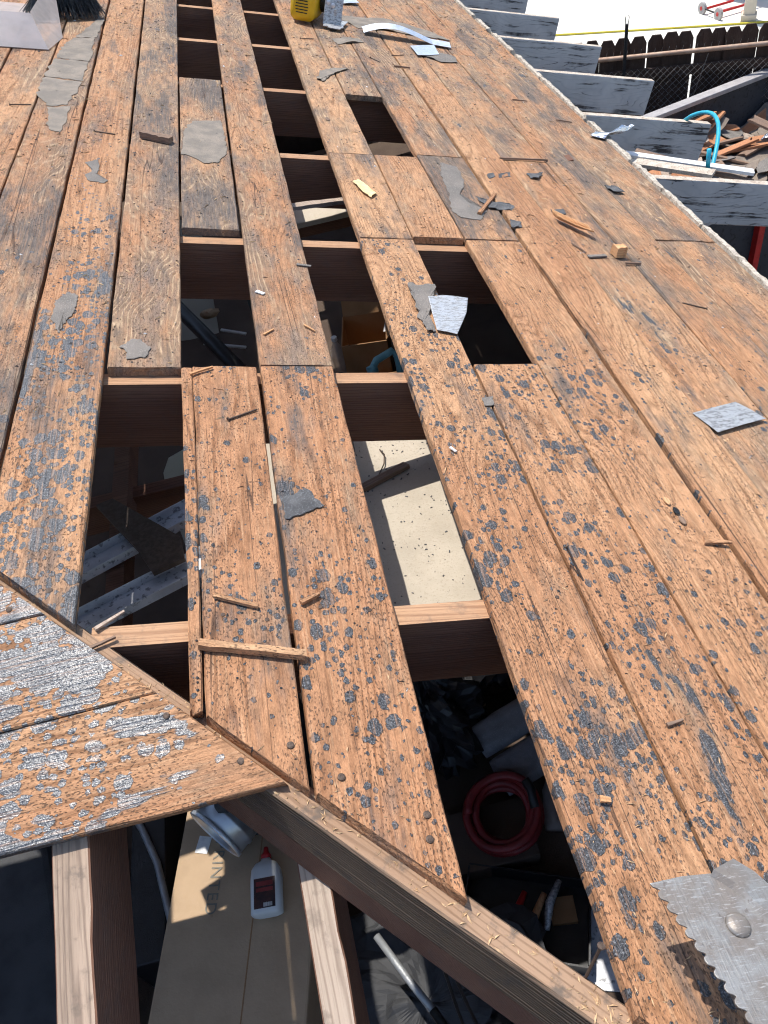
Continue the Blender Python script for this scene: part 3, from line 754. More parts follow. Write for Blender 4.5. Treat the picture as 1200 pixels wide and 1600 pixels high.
slat('grey_batten', (1.60, 3.05, 2.19), (1.90, 2.80, 2.16), .05, .015, 'paint_top', 'grey broken batten beside the white trim strip', 'batten')
slat('brown_batten', (1.72, 3.12, 2.17), (2.05, 2.78, 2.10), .03, .012, 'chip_dark', 'thin brown batten crossing under the white trim strip', 'batten')

# ------------------------------------------------------------------ inside the shed, seen through the gaps
pb = MB().box((.33, 1.29, 2.362), (.56, .66, .016)).build('pale_board', 'pale'); tag(pb, 'pale flat board lit by the sun below the bare rafters', 'board')
for i, y in enumerate((1.0, 1.56)):
    o = MB().box((-.2, y, 2.306), (3.1, .04, .09)).build('ceiling_joist', 'rafter'); tag(o, ('dark joist under the near end of the pale board', 'dark joist under the far end of the pale board')[i], 'joist', 'joists under the pale board')
tag(slat('dark_lath', (.22, 1.325, 2.377), (.395, 1.385, 2.380), .018, .012, 'chip_dark', 'dark strip of lath lying on the pale board', 'lath'))
o = MB().tube([(.345, 1.47, 2.372), (.352, 1.44, 2.38), (.345, 1.41, 2.378), (.325, 1.38, 2.372)], .0016, 5).build('wire_curl', 'nail'); tag(o, 'thin curved wire on the pale board', 'wire')
can = empty('paint_can', T(.245, 1.50, 2.3705), 'dark round can standing in shadow on the pale board', 'can')
MB().lathe([(.001, 0), (.042, 0), (.042, .1), (.036, .105), (.001, .105)], 20).build('body', 'navy', can, smooth=False); MB().tube([(.043 * math.cos(a), .043 * math.sin(a), .098) for a in [k * .35 for k in range(18)]] , .002, 5).build('lip', 'rim', can)
mb = MB(); random.seed(5)
for i in range(420):
    x = random.uniform(.06, .60); y = random.uniform(.97, 1.61); s2 = random.uniform(.0008, .0026)
    mb.box((x, y, 2.3708), (s2, s2 * random.uniform(1, 3), s2 * .7), RZ(random.uniform(0, 3)).to_3x3())
tag(mb.build('board_crumbs', 'granule'), kind='stuff')
dp = MB().box((.38, 2.745, 2.395), (.46, .12, .02)).build('pale_offcut', 'pale', bevel=.003); tag(dp, 'narrow pale panel lit between the far rafters', 'panel')
b = MB().box((-.1, 2.745, 2.359), (2.8, .05, .05)).build('panel_bearer', 'rafter'); tag(b, 'dark timber under the narrow pale panel', 'timber')
# two white metal channels across the gap by the hip
def channel(name, a, b, label):
    a, b = Vector(a), Vector(b); d = (b - a).normalized(); x = d.cross(Vector((0, 0, 1))).normalized(); z = x.cross(d)
    mm = Matrix((d, -x, z)).transposed().to_4x4(); mm.translation = a; L = (b - a).length
    t = empty(name, mm, label, 'channel', 'white metal channels in the dark gap')
    MB().box((L / 2, 0, 0), (L, .062, .002)).build('web', 'alu', t)
    MB().box((L / 2, -.031, .012), (L, .002, .024)).build('flange', 'alu', t); MB().box((L / 2, .031, .012), (L, .002, .024)).build('flange', 'alu', t)
    return t
channel('metal_channel', (-.46, 1.245, 2.395), (-.04, 1.425, 2.385), 'farther of two white metal channels crossing the dark gap')
channel('metal_channel', (-.46, 1.095, 2.390), (-.04, 1.250, 2.380), 'nearer of two white metal channels crossing the dark gap')
o = MB().prism([(-.34, 1.46), (-.30, 1.47), (-.14, 1.29), (-.13, 1.22), (-.20, 1.20), (-.235, 1.28)], 2.412, 2.424).build('rusty_bracket', 'nail'); tag(o, 'dark rusty wedge lying across the white metal channels', 'bracket')
b = MB().box((-.3, 1.34, 2.355), (.04, .9, .06)).build('channel_bearer', 'rafter'); tag(b, 'dark bearer carrying the white metal channels', 'timber')
o = MB().box((-.16, 1.16, 1.50), (.22, .40, .6)).build('grey_cabinet', 'slate', bevel=.01); tag(o, 'dark grey cabinet top under the gap by the hip beam', 'cabinet')
# rounded pale sheet leaning in the dark
pts = [(0, 0), (.3, 0), (.3, .62), (.12, .62), (.05, .60), (.015, .55), (0, .46)]
o = MB().prism(pts, 0, .012).build('rounded_sheet', 'cream', world=T(-.44, 2.20, 1.2) @ RX(R(70))); tag(o, 'dim cream sheet with a rounded corner leaning in the dark', 'sheet')
o = MB().prism([(0, 0), (.34, 0), (.34, .62), (.06, .7), (0, .5)], 0, .012).build('leaning_panel', 'cream', world=T(-.62, 4.15, 1.21) @ RX(R(62)) @ RZ(R(-6))); tag(o, 'cream panel leaning below the square gap in the deck', 'panel')
o = MB().tube([(-.42, 3.75, 1.7), (.02, 2.95, 1.45)], .035, 12).build('black_pipe', 'black', smooth=True); tag(o, 'thick black pipe slanting below the square gap', 'pipe')
o = MB().box((.0, 3.6, 1.6), (.05, .05, 1.5)).build('support_post', 'slate', bevel=.004); tag(o, 'dark upright post at the right of the square gap', 'post')
for i, (a, b2) in enumerate((((-.29, 3.53, 1.52), (-.09, 3.44, 1.50)), ((-.20, 3.62, 1.52), (-.08, 3.56, 1.50)))):
    slat('white_rod', a, b2, .014, .008, 'white', ('nearer pale rod in the dark below the square gap', 'farther pale rod in the dark below the square gap')[i], 'rod', 'pale rods below the square gap')
tag(crumple('paper_scrap', .05, .03, .02, 'card', T(-.23, 3.66, 1.6), 4.0, 8), 'crumpled brown paper below the square gap', 'paper')
# open carton, bottle and teal tube below the middle gap
def carton(name, c, size, rz, mat, label, flaps=True):
    t = empty(name, T(*c) @ RZ(rz), label, 'box'); x, y, z = size; th = .005
    MB().box((0, 0, th), (x, y, th)).build('bottom', mat, t)
    for nm, cc, ss in (('front', (0, -y / 2, z / 2), (x, th, z)), ('back', (0, y / 2, z / 2), (x, th, z)), ('side', (-x / 2, 0, z / 2), (th, y - 2 * th, z)), ('side', (x / 2, 0, z / 2), (th, y - 2 * th, z))): MB().box(cc, ss).build(nm, mat, t)
    if flaps:
        MB().box((0, 0, y * .2), (x * .98, th, y * .4)).build('flap', mat, t, T(0, y / 2, z) @ RX(R(-38))); MB().box((0, 0, y * .2), (th, y * .96, y * .4)).build('flap', mat, t, T(x / 2, 0, z) @ RY(R(42)))
    return t
carton('open_carton', (.50, 3.42, 1.2), (.22, .26, .26), R(-10), 'card_dark', 'open brown carton below the gap between the middle rafters')
carton('low_carton', (.46, 3.12, 1.2), (.26, .2, .12), R(-10), 'card_dark', 'low brown carton in front of the open carton', False)
bt = empty('water_bottle', T(.345, 3.46, 1.2), 'clear ribbed drink bottle beside the open carton', 'bottle')
MB().lathe([(.001, 0), (.033, .0), (.035, .02), (.031, .06), (.035, .1), (.035, .14), (.014, .19), (.013, .21)], 16).build('body', 'clear', bt, smooth=True); MB().lathe([(.015, .205), (.015, .225), (.001, .226)], 12).build('cap', 'white', bt)
o = MB().tube([(.46, 3.0, 1.30), (.47, 3.01, 1.50), (.50, 3.03, 1.53), (.58, 3.06, 1.54), (.60, 3.03, 1.52), (.60, 2.98, 1.3)], .018, 10).tube([(.455, 3.0, 1.50), (.49, 3.015, 1.50)], .024, 10).build('teal_tube', 'teal', smooth=True); tag(o, 'teal bent tube frame beside the open carton', 'tube')
for i, (x, y, z) in enumerate(((.50, 3.62, 1.5), (.56, 3.66, 1.44), (.62, 3.4, 1.42))):
    slat('paper_sheet', (x, y, z), (x + .05, y + .12, z + .05), .06, .002, 'white', ('tall white paper sheet behind the open carton', 'small white paper sheet behind the open carton', 'white paper sheet at the right of the open carton')[i], 'paper', 'papers by the open carton')
# under the long gap by the hip beam
tag(crumple('black_bag', .17, .2, .16, 'tarp', T(.32, 1.35, 1.38), 7.0, 26, .5, 7.0), 'wrinkled black plastic bag in the long gap', 'bag')
tag(crumple('black_bag', .30, .24, .22, 'tarp', T(.52, 1.62, 1.40), 9.0, 26, .5, 7.0), 'large black plastic bag behind the grey cushion', 'bag')
cu = empty('grey_cushion', T(.575, 1.15, 1.36) @ RZ(R(18)) @ RX(R(14)), 'grey speckled cushion with a seam in the long gap', 'cushion')
def pillow(sx_, sy_, sz_, n=16):
    mb = MB(); vs = []; fs = []
    for s_ in (1, -1):
        for i in range(n + 1):
            for j in range(n + 1):
                a, b2 = i / n * 2 - 1, j / n * 2 - 1; h_ = (max(0, (1 - abs(a) ** 4) * (1 - abs(b2) ** 4))) ** .5
                vs.append((a * sx_ * (1 - .04 * abs(b2)), b2 * sy_ * (1 - .04 * abs(a)), s_ * sz_ * h_ + .004 * nz(a * 3, b2 * 3, s_)))
    q = (n + 1) ** 2
    for i in range(n):
        for j in range(n):
            a = i * (n + 1) + j; fs.append((a, a + n + 1, a + n + 2, a + 1)); fs.append((q + a, q + a + 1, q + a + n + 2, q + a + n + 1))
    return mb.add(vs, fs)
pillow(.13, .055, .035).build('upper_pad', 'cloth', cu, T(0, .062, .01), smooth=True); pillow(.13, .06, .035).build('lower_pad', 'cloth', cu, T(0, -.058, 0) @ RX(R(8)), smooth=True)
hs = empty('red_hose', T(.455, .955, 1.345) @ RX(R(10)) @ RY(R(-8)), 'coiled dark red rubber hose in the long gap', 'hose')
mb = MB(); pts = []
for k in range(0, 300):
    a = k * 2 * math.pi / 40; turn = k / 40
    rr = .092 + .012 * math.sin(turn * 2.1) + .004 * math.sin(a * 2 + turn); pts.append((rr * math.cos(a), rr * math.sin(a), .012 * (turn - 3.5) + .004 * math.sin(a * 3)))
mb.tube(pts, .0125, 8)
mb.build('coil', 'red_hose', hs, smooth=True)
MB().tube([(.095, -.02, .045), (.1, .03, .047), (.09, .06, .05)], .0145, 8).build('end_sleeve', 'black', hs, smooth=True)
o = MB().box((.40, .93, 1.24), (.26, .18, .08)).build('shoe_box', 'ply', bevel=.004); tag(o, 'dark brown box under the red hose', 'box')
carton('tool_tray', (.44, .70, 1.2), (.34, .22, .08), R(-22), 'black', 'dark tray of odds and ends below the long gap', False)
rnd = [('yellow_screwdriver', 'yellow', 'yellow tool handle in the dark tray'), ('red_screwdriver', 'cap', 'red tool handle in the dark tray'), ('orange_grip', 'chip', 'wooden tool handle in the dark tray'), ('steel_wrench', 'galv', 'steel wrench in the dark tray')]
for i, (nm, mt, lb) in enumerate(rnd):
    x = .36 + .05 * i; y = .69 + .02 * (i % 2)
    o = MB().tube([(x - .03, y - .06, 1.235 + .01 * i), (x, y, 1.245 + .01 * i), (x + .045, y + .05, 1.25 + .01 * i)], [.009, .012, .008], 8).build(nm, mt, smooth=True); tag(o, lb, 'tool', 'tools in the dark tray')
o = MB().box((.60, .62, 1.203), (.24, .26, .006), RZ(R(-15)).to_3x3()).build('pale_sheet', 'alu'); tag(o, 'pale grey sheet lying below the foot of the long gap', 'sheet')
o = MB().box((.545, .70, 1.215), (.07, .07, .018), RZ(R(-8)).to_3x3()).build('brown_tile', 'card_dark'); tag(o, 'small brown tile on the pale grey sheet', 'tile')
bt = empty('clear_bottle', T(.60, .92, 1.21) @ RZ(R(-15)) @ RX(R(-80)), 'clear plastic bottle lying right of the red hose', 'bottle')
MB().lathe([(.001, 0), (.028, .0), (.03, .02), (.03, .12), (.012, .16), (.012, .18)], 16).build('body', 'clear', bt, smooth=True); MB().lathe([(.014, .176), (.014, .196), (.001, .197)], 12).build('cap', 'bluegrey', bt)
# carton with duct and glue bottle under the open hip bay
BX = T(-.30, .83, 1.2) @ RZ(R(-12))
bx = empty('cardboard_box', BX, 'large tan cardboard box under the open hip bay', 'box')
MB().box((.04, 0, .2), (.38, .62, .40)).build('body', 'card', bx, bevel=.006)
MB().box((.075, .0, .4005), (.003, .61, .0012)).build('seam', 'card_dark', bx)
MB().box((-.085, .125, .4015), (.035, .045, .001), RZ(R(-8)).to_3x3()).build('paper_tag', 'white', bx)
def lettering(txt, size, parent, mat, world, name):
    cu_ = bpy.data.curves.new(name, 'FONT'); cu_.body = txt; cu_.size = size; cu_.extrude = .0004; cu_.space_character = 1.15
    tmp = bpy.data.objects.new('tmp', cu_); C.objects.link(tmp)
    dg = bpy.context.evaluated_depsgraph_get(); me = bpy.data.meshes.new_from_object(tmp.evaluated_get(dg)); bpy.data.objects.remove(tmp)
    o = bpy.data.objects.new(name, me); C.objects.link(o); me.materials.clear(); me.materials.append(M[mat]); o.parent = parent; o.matrix_basis = world; return o
lettering('PRINTED', .042, bx, 'ink', T(-.052, .135, .4015) @ RZ(R(-90)), 'printed_lettering')
du = empty('duct_collar', T(-.300, .950, 1.687) @ RZ(R(42)) @ RY(R(90)), 'round galvanised duct collar lying on the tan cardboard box', 'duct')
def ring_lathe(prof, seg=32):
    mb = MB(); vs = []; fs = []; n = len(prof)
    for r_, z_ in prof:
        for k in range(seg):
            a = 2 * math.pi * k / seg; vs.append((r_ * math.cos(a), r_ * math.sin(a), z_))
    for i in range(n):
        for k in range(seg):
            fs.append((i * seg + k, i * seg + (k + 1) % seg, ((i + 1) % n) * seg + (k + 1) % seg, ((i + 1) % n) * seg + k))
    return mb.add(vs, fs)
q = ring_lathe([(.082, 0), (.082, .035), (.0855, .038), (.0855, .045), (.082, .048), (.080, .20), (.077, .20), (.0795, .05), (.0795, 0)]).build('collar', 'duct', du, smooth=True)
ring_lathe([(.081, -.004), (.085, -.002), (.085, .006), (.081, .008)]).build('bead', 'galv_clean', du, smooth=True)
gb = empty('glue_bottle', T(-.192, .81, 1.6035) @ RZ(R(-4)) @ Matrix.Scale(.92, 4), 'white squeeze bottle with red cap and dark label on the cardboard box', 'bottle')
def rrect(a, b, r, n=5):
    out = []
    for cx, cy, s0 in ((a - r, b - r, 0), (-a + r, b - r, 90), (-a + r, -b + r, 180), (a - r, -b + r, 270)):
        for k in range(n + 1): t_ = R(s0 + 90 * k / n); out.append((cx + r * math.cos(t_), cy + r * math.sin(t_)))
    return out
mb = MB(); secs = [(-.075, .030, .018), (-.07, .042, .026), (.02, .043, .026), (.045, .040, .025), (.06, .030, .02), (.068, .014, .014), (.074, .013, .013)]
vs = []; k_ = 0
for y, a, b2 in secs: pr = rrect(a, b2, min(a, b2) * .7); k_ = len(pr); vs += [(px, y, pz + .026) for px, pz in pr]
fs = [(i * k_ + j, (i + 1) * k_ + j, (i + 1) * k_ + (j + 1) % k_, i * k_ + (j + 1) % k_) for i in range(len(secs) - 1) for j in range(k_)] + [tuple(range(k_)), tuple(range(len(vs) - 1, len(vs) - k_ - 1, -1))]
o = mb.add(vs, fs).build('body', 'bottle', gb, smooth=True); recalc(o)
MB().lathe([(.0145, 0), (.0145, .012), (.008, .02), (.0065, .034), (.001, .036)], 16, T(0, .073, .026) @ RX(R(-90))).build('cap', 'cap', gb, smooth=True)
lb = MB().box((0, -.024, .0523), (.058, .078, .001)).build('label', 'label', gb)
MB().box((0, .0, .0533), (.046, .012, .001)).build('label_band', 'label_red', lb); MB().box((0, -.016, .0533), (.046, .010, .001)).build('label_band', 'label_red', lb)
mb = MB()
for k in range(11): mb.box((-.002 + .0022 * k, -.055, .0533), (.0010 if k % 3 else .0016, .010, .001))
tag(mb.build('bar_code', 'white', lb), kind='stuff')
o = MB().tube([(-.60, 1.17, 1.50), (-.565, 1.11, 1.50), (-.52, 1.0, 1.50), (-.485, .84, 1.49), (-.47, .72, 1.47)], .010, 8).build('grey_conduit', 'conduit', smooth=True); tag(o, 'bent grey conduit left of the cardboard box', 'conduit')
o = MB().box((-.55, 1.0, 1.35), (.10, .5, .28)).build('narrow_box', 'black', bevel=.005); tag(o, 'narrow black case under the bent conduit', 'case')
o = MB().box((-1.0, .85, 1.4), (.5, .9, .36), RZ(R(14)).to_3x3()).build('grey_chest', 'slate', bevel=.02); tag(o, 'dark grey chest below the open bay at the far left', 'chest')
o = MB().tube([(.055, .642, 1.6), (.11, .535, 1.59), (.150, .465, 1.585)], .009, 10).build('thin_rod', 'conduit', smooth=True); tag(o, 'thin grey metal rod under the hip beam', 'rod')
o = MB().tube([(.150, .465, 1.585), (.19, .385, 1.58), (.25, .27, 1.57)], .0105, 10).build('rod_grip', 'black', smooth=True); tag(o, 'black grip continuing the thin grey rod', 'rod')
tag(crumple('dark_tarp', .30, .26, .12, 'slate', T(.13, .52, 1.30), 13.0, 26, .4, 6.0), 'folded dark grey tarp under the thin rod', 'tarp')
o = MB().tube([(.20, .50, 1.75), (.205, .45, 1.6), (.215, .40, 1.45)], .004, 6).tube([(.215, .50, 1.75), (.23, .45, 1.6), (.25, .40, 1.45)], .004, 6).build('hanging_cord_pair', 'black'); tag(o, 'pair of black cords hanging under the hip beam', 'cord')

# ------------------------------------------------------------------ things lying on the deck
def ragged(poly, amp, seed, sub=5):
    out = []; n = len(poly)
    for i in range(n):
        a, b2 = Vector(poly[i]), Vector(poly[(i + 1) % n])
        for k in range(sub):
            q = a.lerp(b2, k / sub); d = (b2 - a); L = d.length; nn = Vector((-d.y, d.x)).normalized() if L > 1e-6 else Vector((0, 0))
            j = amp * (nz(q.x * 45 + seed, q.y * 45) + .6 * nz(q.x * 140, q.y * 140 + seed)); out.append((q.x + nn.x * j, q.y + nn.y * j))
    return out
def sheet(name, poly, th, mat, label, cat, z=.0015, amp=.004, seed=1.0, warp=.0, group=None, sub=5):
    """ragged flat piece lying on the deck: an n-gon with thickness, gently warped"""
    pg = ragged(poly, amp, seed, sub)
    cx = sum(p_[0] for p_ in pg) / len(pg); cy = sum(p_[1] for p_ in pg) / len(pg)
    n = len(pg); vs = []; fs = []; rings = [1.0, .94, .66, .33]
    for f_ in rings:
        for x, y in pg:
            X, Y = (x - cx) * f_, (y - cy) * f_
            h_ = warp * (nz(X * 9 + seed, Y * 9, 2.2) + .8 * (f_ ** 2) * (1 if nz(x * 20, y * 20, seed) > 0 else .2)) if warp else 0
            vs.append((X, Y, (th * .55 if f_ == 1.0 else th) + max(0, h_)))
    vs.append((0, 0, th + (warp * max(0, nz(seed, 0, 2.2)) if warp else 0)))
    for r_ in range(len(rings) - 1):
        for k in range(n): fs.append((r_ * n + k, r_ * n + (k + 1) % n, (r_ + 1) * n + (k + 1) % n, (r_ + 1) * n + k))
    b0 = (len(rings) - 1) * n; c_ = len(vs) - 1
    for k in range(n): fs.append((b0 + k, b0 + (k + 1) % n, c_))
    o0 = len(vs)
    vs += [(x - cx, y - cy, max(0, vs[k][2] - th * .55)) for k, (x, y) in enumerate(pg)]
    for k in range(n): fs.append((o0 + k, o0 + (k + 1) % n, (k + 1) % n, k))
    fs.append(tuple(range(o0 + n - 1, o0 - 1, -1)))
    o = MB().add(vs, fs).build(name, mat, world=ROOF @ T(cx, cy, z)); recalc(o)
    return tag(o, label, cat, group)
FELT = [
 ('felt_patch', [(0.005, 2.782), (0.034, 2.876), (0.129, 2.9), (0.134, 2.747), (0.134, 2.61), (0.101, 2.532), (0.059, 2.516), (0.026, 2.567), (-0.004, 2.578)], 'felt_brown', 'large grey felt patch stuck on the short loose plank'),
 ('felt_patch', [(-0.285, 1.687), (-0.265, 1.721), (-0.243, 1.711), (-0.242, 1.647), (-0.261, 1.586), (-0.269, 1.55), (-0.288, 1.606)], 'felt', 'oval grey felt patch on the long plank at left'),
 ('felt_patch', [(-0.276, 2.473), (-0.245, 2.502), (-0.234, 2.441), (-0.242, 2.393), (-0.209, 2.352), (-0.217, 2.334), (-0.256, 2.338), (-0.271, 2.371), (-0.255, 2.415)], 'felt', 'hourglass shaped grey felt patch on the long left plank'),
 ('felt_scrap', [(0.534, 1.786), (0.556, 1.777), (0.607, 1.783), (0.587, 1.721), (0.559, 1.638), (0.555, 1.572), (0.535, 1.566), (0.528, 1.623), (0.532, 1.688)], 'felt', 'torn grey felt scrap beside the silver flashing at the gap'),
 ('felt_patch', [(0.839, 2.632), (0.887, 2.6), (0.875, 2.477), (0.832, 2.373), (0.848, 2.303), (0.887, 2.261), (0.846, 2.191), (0.791, 2.208), (0.773, 2.25), (0.8, 2.393), (0.807, 2.52)], 'felt', 'long grey felt patch beside the crossed sticks'),
 ('felt_scrap', [(0.677, 4.066), (0.814, 4.121), (0.827, 4.062), (0.697, 3.99)], 'felt_brown', 'flat brown felt strip in front of the yellow saw'),
 ('felt_scrap', [(0.528, 3.443), (0.557, 3.558), (0.613, 3.616), (0.687, 3.627), (0.598, 3.518), (0.551, 3.424)], 'felt_brown', 'curled pale felt scrap near the small far gap'),
 ('felt_scrap', [(1.082, 3.925), (1.151, 3.985), (1.235, 3.929), (1.222, 3.857), (1.147, 3.845)], 'felt', 'grey felt scrap at the corner of the square flashing'),
 ('felt_scrap', [(0.752, 4.513), (0.884, 4.525), (1.015, 4.524), (1.131, 4.443), (1.262, 4.3), (1.29, 4.219), (1.249, 4.251), (1.094, 4.279), (0.975, 4.319), (0.846, 4.309)], 'felt_brown', 'long torn felt strip behind the bent flashing'),
 ('felt_scrap', [(0.877, 2.353), (0.926, 2.321), (1.001, 2.305), (0.971, 2.265), (0.901, 2.272)], 'felt_dark', 'dark curled felt sliver lying over the crossed stick'),
 ('felt_scrap', [(1.125, 2.578), (1.184, 2.58), (1.147, 2.526), (1.122, 2.534)], 'felt_dark', 'dark felt chip right of the plank joint'),
 ('felt_scrap', [(1.104, 2.282), (1.153, 2.297), (1.149, 2.259), (1.104, 2.236)], 'felt_dark', 'dark felt chip beside the torn wood curl'),
 ('felt_scrap', [(1.382, 2.512), (1.418, 2.501), (1.429, 2.444), (1.389, 2.445)], 'felt_dark', 'dark felt chip near the eave edge'),
 ('felt_patch', [(0.143, 1.022), (0.17, 1.034), (0.186, 1.041), (0.211, 0.998), (0.192, 0.983), (0.164, 0.977), (0.141, 0.968)], 'felt_dark', 'dark tarry patch on the near middle plank'),
 ('felt_patch', [(-0.143, 1.504), (-0.123, 1.527), (-0.101, 1.532), (-0.084, 1.492), (-0.092, 1.459), (-0.127, 1.454)], 'felt', 'grey felt patch at the sawn plank end'),
 ('felt_scrap', [(0.971, 2.541), (0.999, 2.561), (0.998, 2.529), (0.97, 2.509)], 'felt_dark', 'left of two small dark felt chips above the crossed sticks'),
 ('felt_scrap', [(1.013, 2.547), (1.062, 2.575), (1.052, 2.536), (1.007, 2.514)], 'felt_dark', 'right of two small dark felt chips above the crossed sticks'),
 ('felt_scrap', [(0.94, 2.199), (0.968, 2.18), (0.962, 2.145), (0.929, 2.134)], 'felt_dark', 'dark felt chip below the crossed sticks'),
 ('felt_tab', [(0.591, 1.305), (0.619, 1.312), (0.612, 1.28), (0.588, 1.276)], 'felt', 'small square grey felt tab at a plank seam'),
]
for i, (nm, poly, mt, lb) in enumerate(FELT):
    loose = nm == 'felt_scrap'
    sheet(nm, poly, .0024 if loose else .0014, mt, lb, 'roofing felt', .0016, (.007 if len(poly) > 5 else .004), 3.0 + i * 1.7, .006 if loose else 0.0, None, 9)
# the long cracked felt sheet at the left, in pieces
crk = [[(-.463, 3.23), (-.445, 3.45), (-.331, 3.44), (-.330, 3.21)], [(-.443, 3.456), (-.429, 3.637), (-.40, 3.74), (-.322, 3.76), (-.325, 3.448)], [(-.398, 3.746), (-.372, 3.839), (-.33, 4.05), (-.30, 4.05), (-.316, 3.768)], [(-.462, 3.222), (-.465, 3.03), (-.42, 2.93), (-.363, 2.955), (-.333, 3.20)], [(-.42, 2.92), (-.40, 2.72), (-.36, 2.70), (-.352, 2.94)]]
for i, pg in enumerate(crk):
    pts_ = ['second', 'third', 'topmost', 'fourth', 'lowest']
    sheet('felt_sheet', pg, .0010, 'felt_brown', pts_[i] + ' piece of the cracked grey felt strip right of the brush', 'roofing felt', .0016, .011, 40 + i * 2.3, 0, 'cracked felt strip pieces', 8)
# flashing
o = sheet('flashing_scrap', [(0.572, 1.72), (0.611, 1.731), (0.674, 1.717), (0.652, 1.649), (0.603, 1.553), (0.558, 1.569)], .0012, 'galv', 'crumpled silver flashing overhanging the gap in the deck', 'flashing', .004, .0008, 2.0, .003, None, 2)
o = sheet('flashing_plate', [(1.054, 1.235), (1.182, 1.272), (1.220, 1.207), (1.078, 1.164)], .0012, 'galv_dirty', 'square grey flashing plate lying on the right planks', 'flashing', .006, .0008, 5.0, .003, None, 2)
o = sheet('flashing_square', [(1.045, 4.056), (1.172, 4.096), (1.16, 3.948), (1.045, 3.894)], .0012, 'galv_clean', 'small pale blue square flashing in front of the bent strip', 'flashing', .006, .0008, 6.0, .003, None, 2)
o = sheet('flashing_card', [(.80, 4.86), (.90, 4.90), (.93, 4.78), (.83, 4.75)], .0012, 'galv_clean', 'pale blue flashing piece behind the yellow saw', 'flashing', .01, .001, 8.0, .006)
# long bent flashing strip
mb = MB(); vs = []; fs = []; n = 24
for k in range(n + 1):
    t_ = k / n; x = .85 + .40 * t_; y = 4.235 - .115 * t_ ** 1.2 ; h_ = .012 + .045 * math.sin(math.pi * min(1, t_ * 1.25 + .02)) ** 1 * (1 - t_ * .6)
    for dy, dz in ((-.045, -.004), (0, .008), (.045, -.002)): vs.append((x - 1.05, y + dy - 4.18, h_ + dz))
for k in range(n):
    for j in range(2): a = k * 3 + j; fs.append((a, a + 3, a + 4, a + 1))
o = MB().add(vs, fs).build('flashing_strip', 'galv_clean', world=ROOF @ T(1.05, 4.18, .002)); tag(o, 'long bent pale metal flashing strip near the far deck', 'flashing')
sm = o.modifiers.new('thick', 'SOLIDIFY'); sm.thickness = .0015
# foil at the eave
o = sheet('foil_strip', [(1.52, 2.985), (1.56, 3.03), (1.62, 3.03), (1.72, 3.11), (1.735, 3.06), (1.63, 2.975), (1.57, 2.955)], .0012, 'foil', 'crumpled silver foil strip hanging over the eave edge', 'foil', .008, .004, 7.0, .025)
sheet('yellow_chip', [(0.501, 2.421), (0.523, 2.443), (0.54, 2.402), (0.561, 2.342), (0.539, 2.312), (0.517, 2.342)], .003, 'chip_yellow', 'torn pale yellow fibre chip on the middle plank', 'chip', .003, .003, 9.0, .006)
# wood curl
mb = MB(); vs = []; fs = []; n = 10
for k in range(n + 1):
    t_ = k / n
    for j in range(5):
        a = -.5 + j * .5; vs.append((-.03 + .075 * t_ + .008 * math.sin(j), .055 - .11 * t_ + (j - 2) * .012 * (1 - .4 * abs(t_ - .5)) + .003 * nz(k * .9, j), .004 + .018 * (j - 2) ** 2 / 4 * (1 - t_ * .5) + .012 * t_ ** 2 + .002 * nz(k, j * 1.3)))
for k in range(n):
    for j in range(4): a = k * 5 + j; fs.append((a, a + 5, a + 6, a + 1))
o = MB().add(vs, fs).build('wood_curl', 'chip', world=ROOF @ T(1.12, 2.165, .003), smooth=True); o.modifiers.new('thick', 'SOLIDIFY').thickness = .003; tag(o, 'torn orange wood curl on the right planks', 'wood scrap')
def stick(name, a, b2, wd, th, mat, label, cat='wood scrap', z=.003, seed=0.0, taper=.6, group=None, lift=0.0):
    a, b2 = Vector((*a, 0)), Vector((*b2, 0)); d = b2 - a; L = d.length; d.normalize(); x = Vector((d.y, -d.x, 0))
    mm = Matrix((x, d, Vector((0, 0, 1)))).transposed().to_4x4(); mm.translation = (a + b2) / 2 + Vector((0, 0, z))
    n = 9; vs = []; fs = []
    for k in range(n + 1):
        t_ = k / n; y = -L / 2 + L * t_; s2 = (1 - (1 - taper) * t_) * (1 + .18 * nz(t_ * 6, seed)); off = .10 * wd * nz(t_ * 4, seed + 4); lz = lift * t_
        for px, pz in ((-.5, 0), (.5, 0), (.46, 1), (-.42, .92)):
            vs.append((px * wd * s2 + off, y + (.10 * wd * nz(px * 9, pz * 5, seed) if k in (0, n) else 0), pz * th * (1 + .15 * nz(t_ * 8, px, seed)) + lz))
    for k in range(n):
        for j in range(4): p0 = k * 4 + j; p1 = k * 4 + (j + 1) % 4; fs.append((p0, p1, p1 + 4, p0 + 4))
    fs += [(3, 2, 1, 0), (n * 4, n * 4 + 1, n * 4 + 2, n * 4 + 3)]
    o = MB().add(vs, fs).build(name, mat, world=ROOF @ mm); recalc(o); return tag(o, label, cat, group)
stick('splintered_stick', (-.008, .716), (.140, .680), .014, .011, 'deck', 'long fresh splintered stick lying across the near split plank', seed=1.0, taper=.95, lift=.002)
stick('small_stick', (.017, .807), (.080, .779), .010, .005, 'deck', 'short orange splinter above the long splintered stick', seed=2.0, taper=.7)
stick('red_splinter', (.145, .781), (.176, .795), .010, .006, 'deck', 'small reddish splinter at the seam beside the dark gap line', seed=3.0, taper=.4)
stick('wood_block', (-.123, 2.706), (-.035, 2.664), .036, .018, 'chip_dark', 'brown broken wood block on the left plank above the loose plank', seed=4.0, taper=.9)
stick('crossed_stick', (.853, 2.227), (.947, 2.376), .013, .008, 'deck', 'thin pinkish stick crossing under the dark felt sliver', seed=5.0, taper=.9)
stick('small_block', (1.188, 1.986), (1.220, 1.990), .034, .030, 'chip', 'small square wood block standing on the right planks', 'block', seed=6.0, taper=.98)
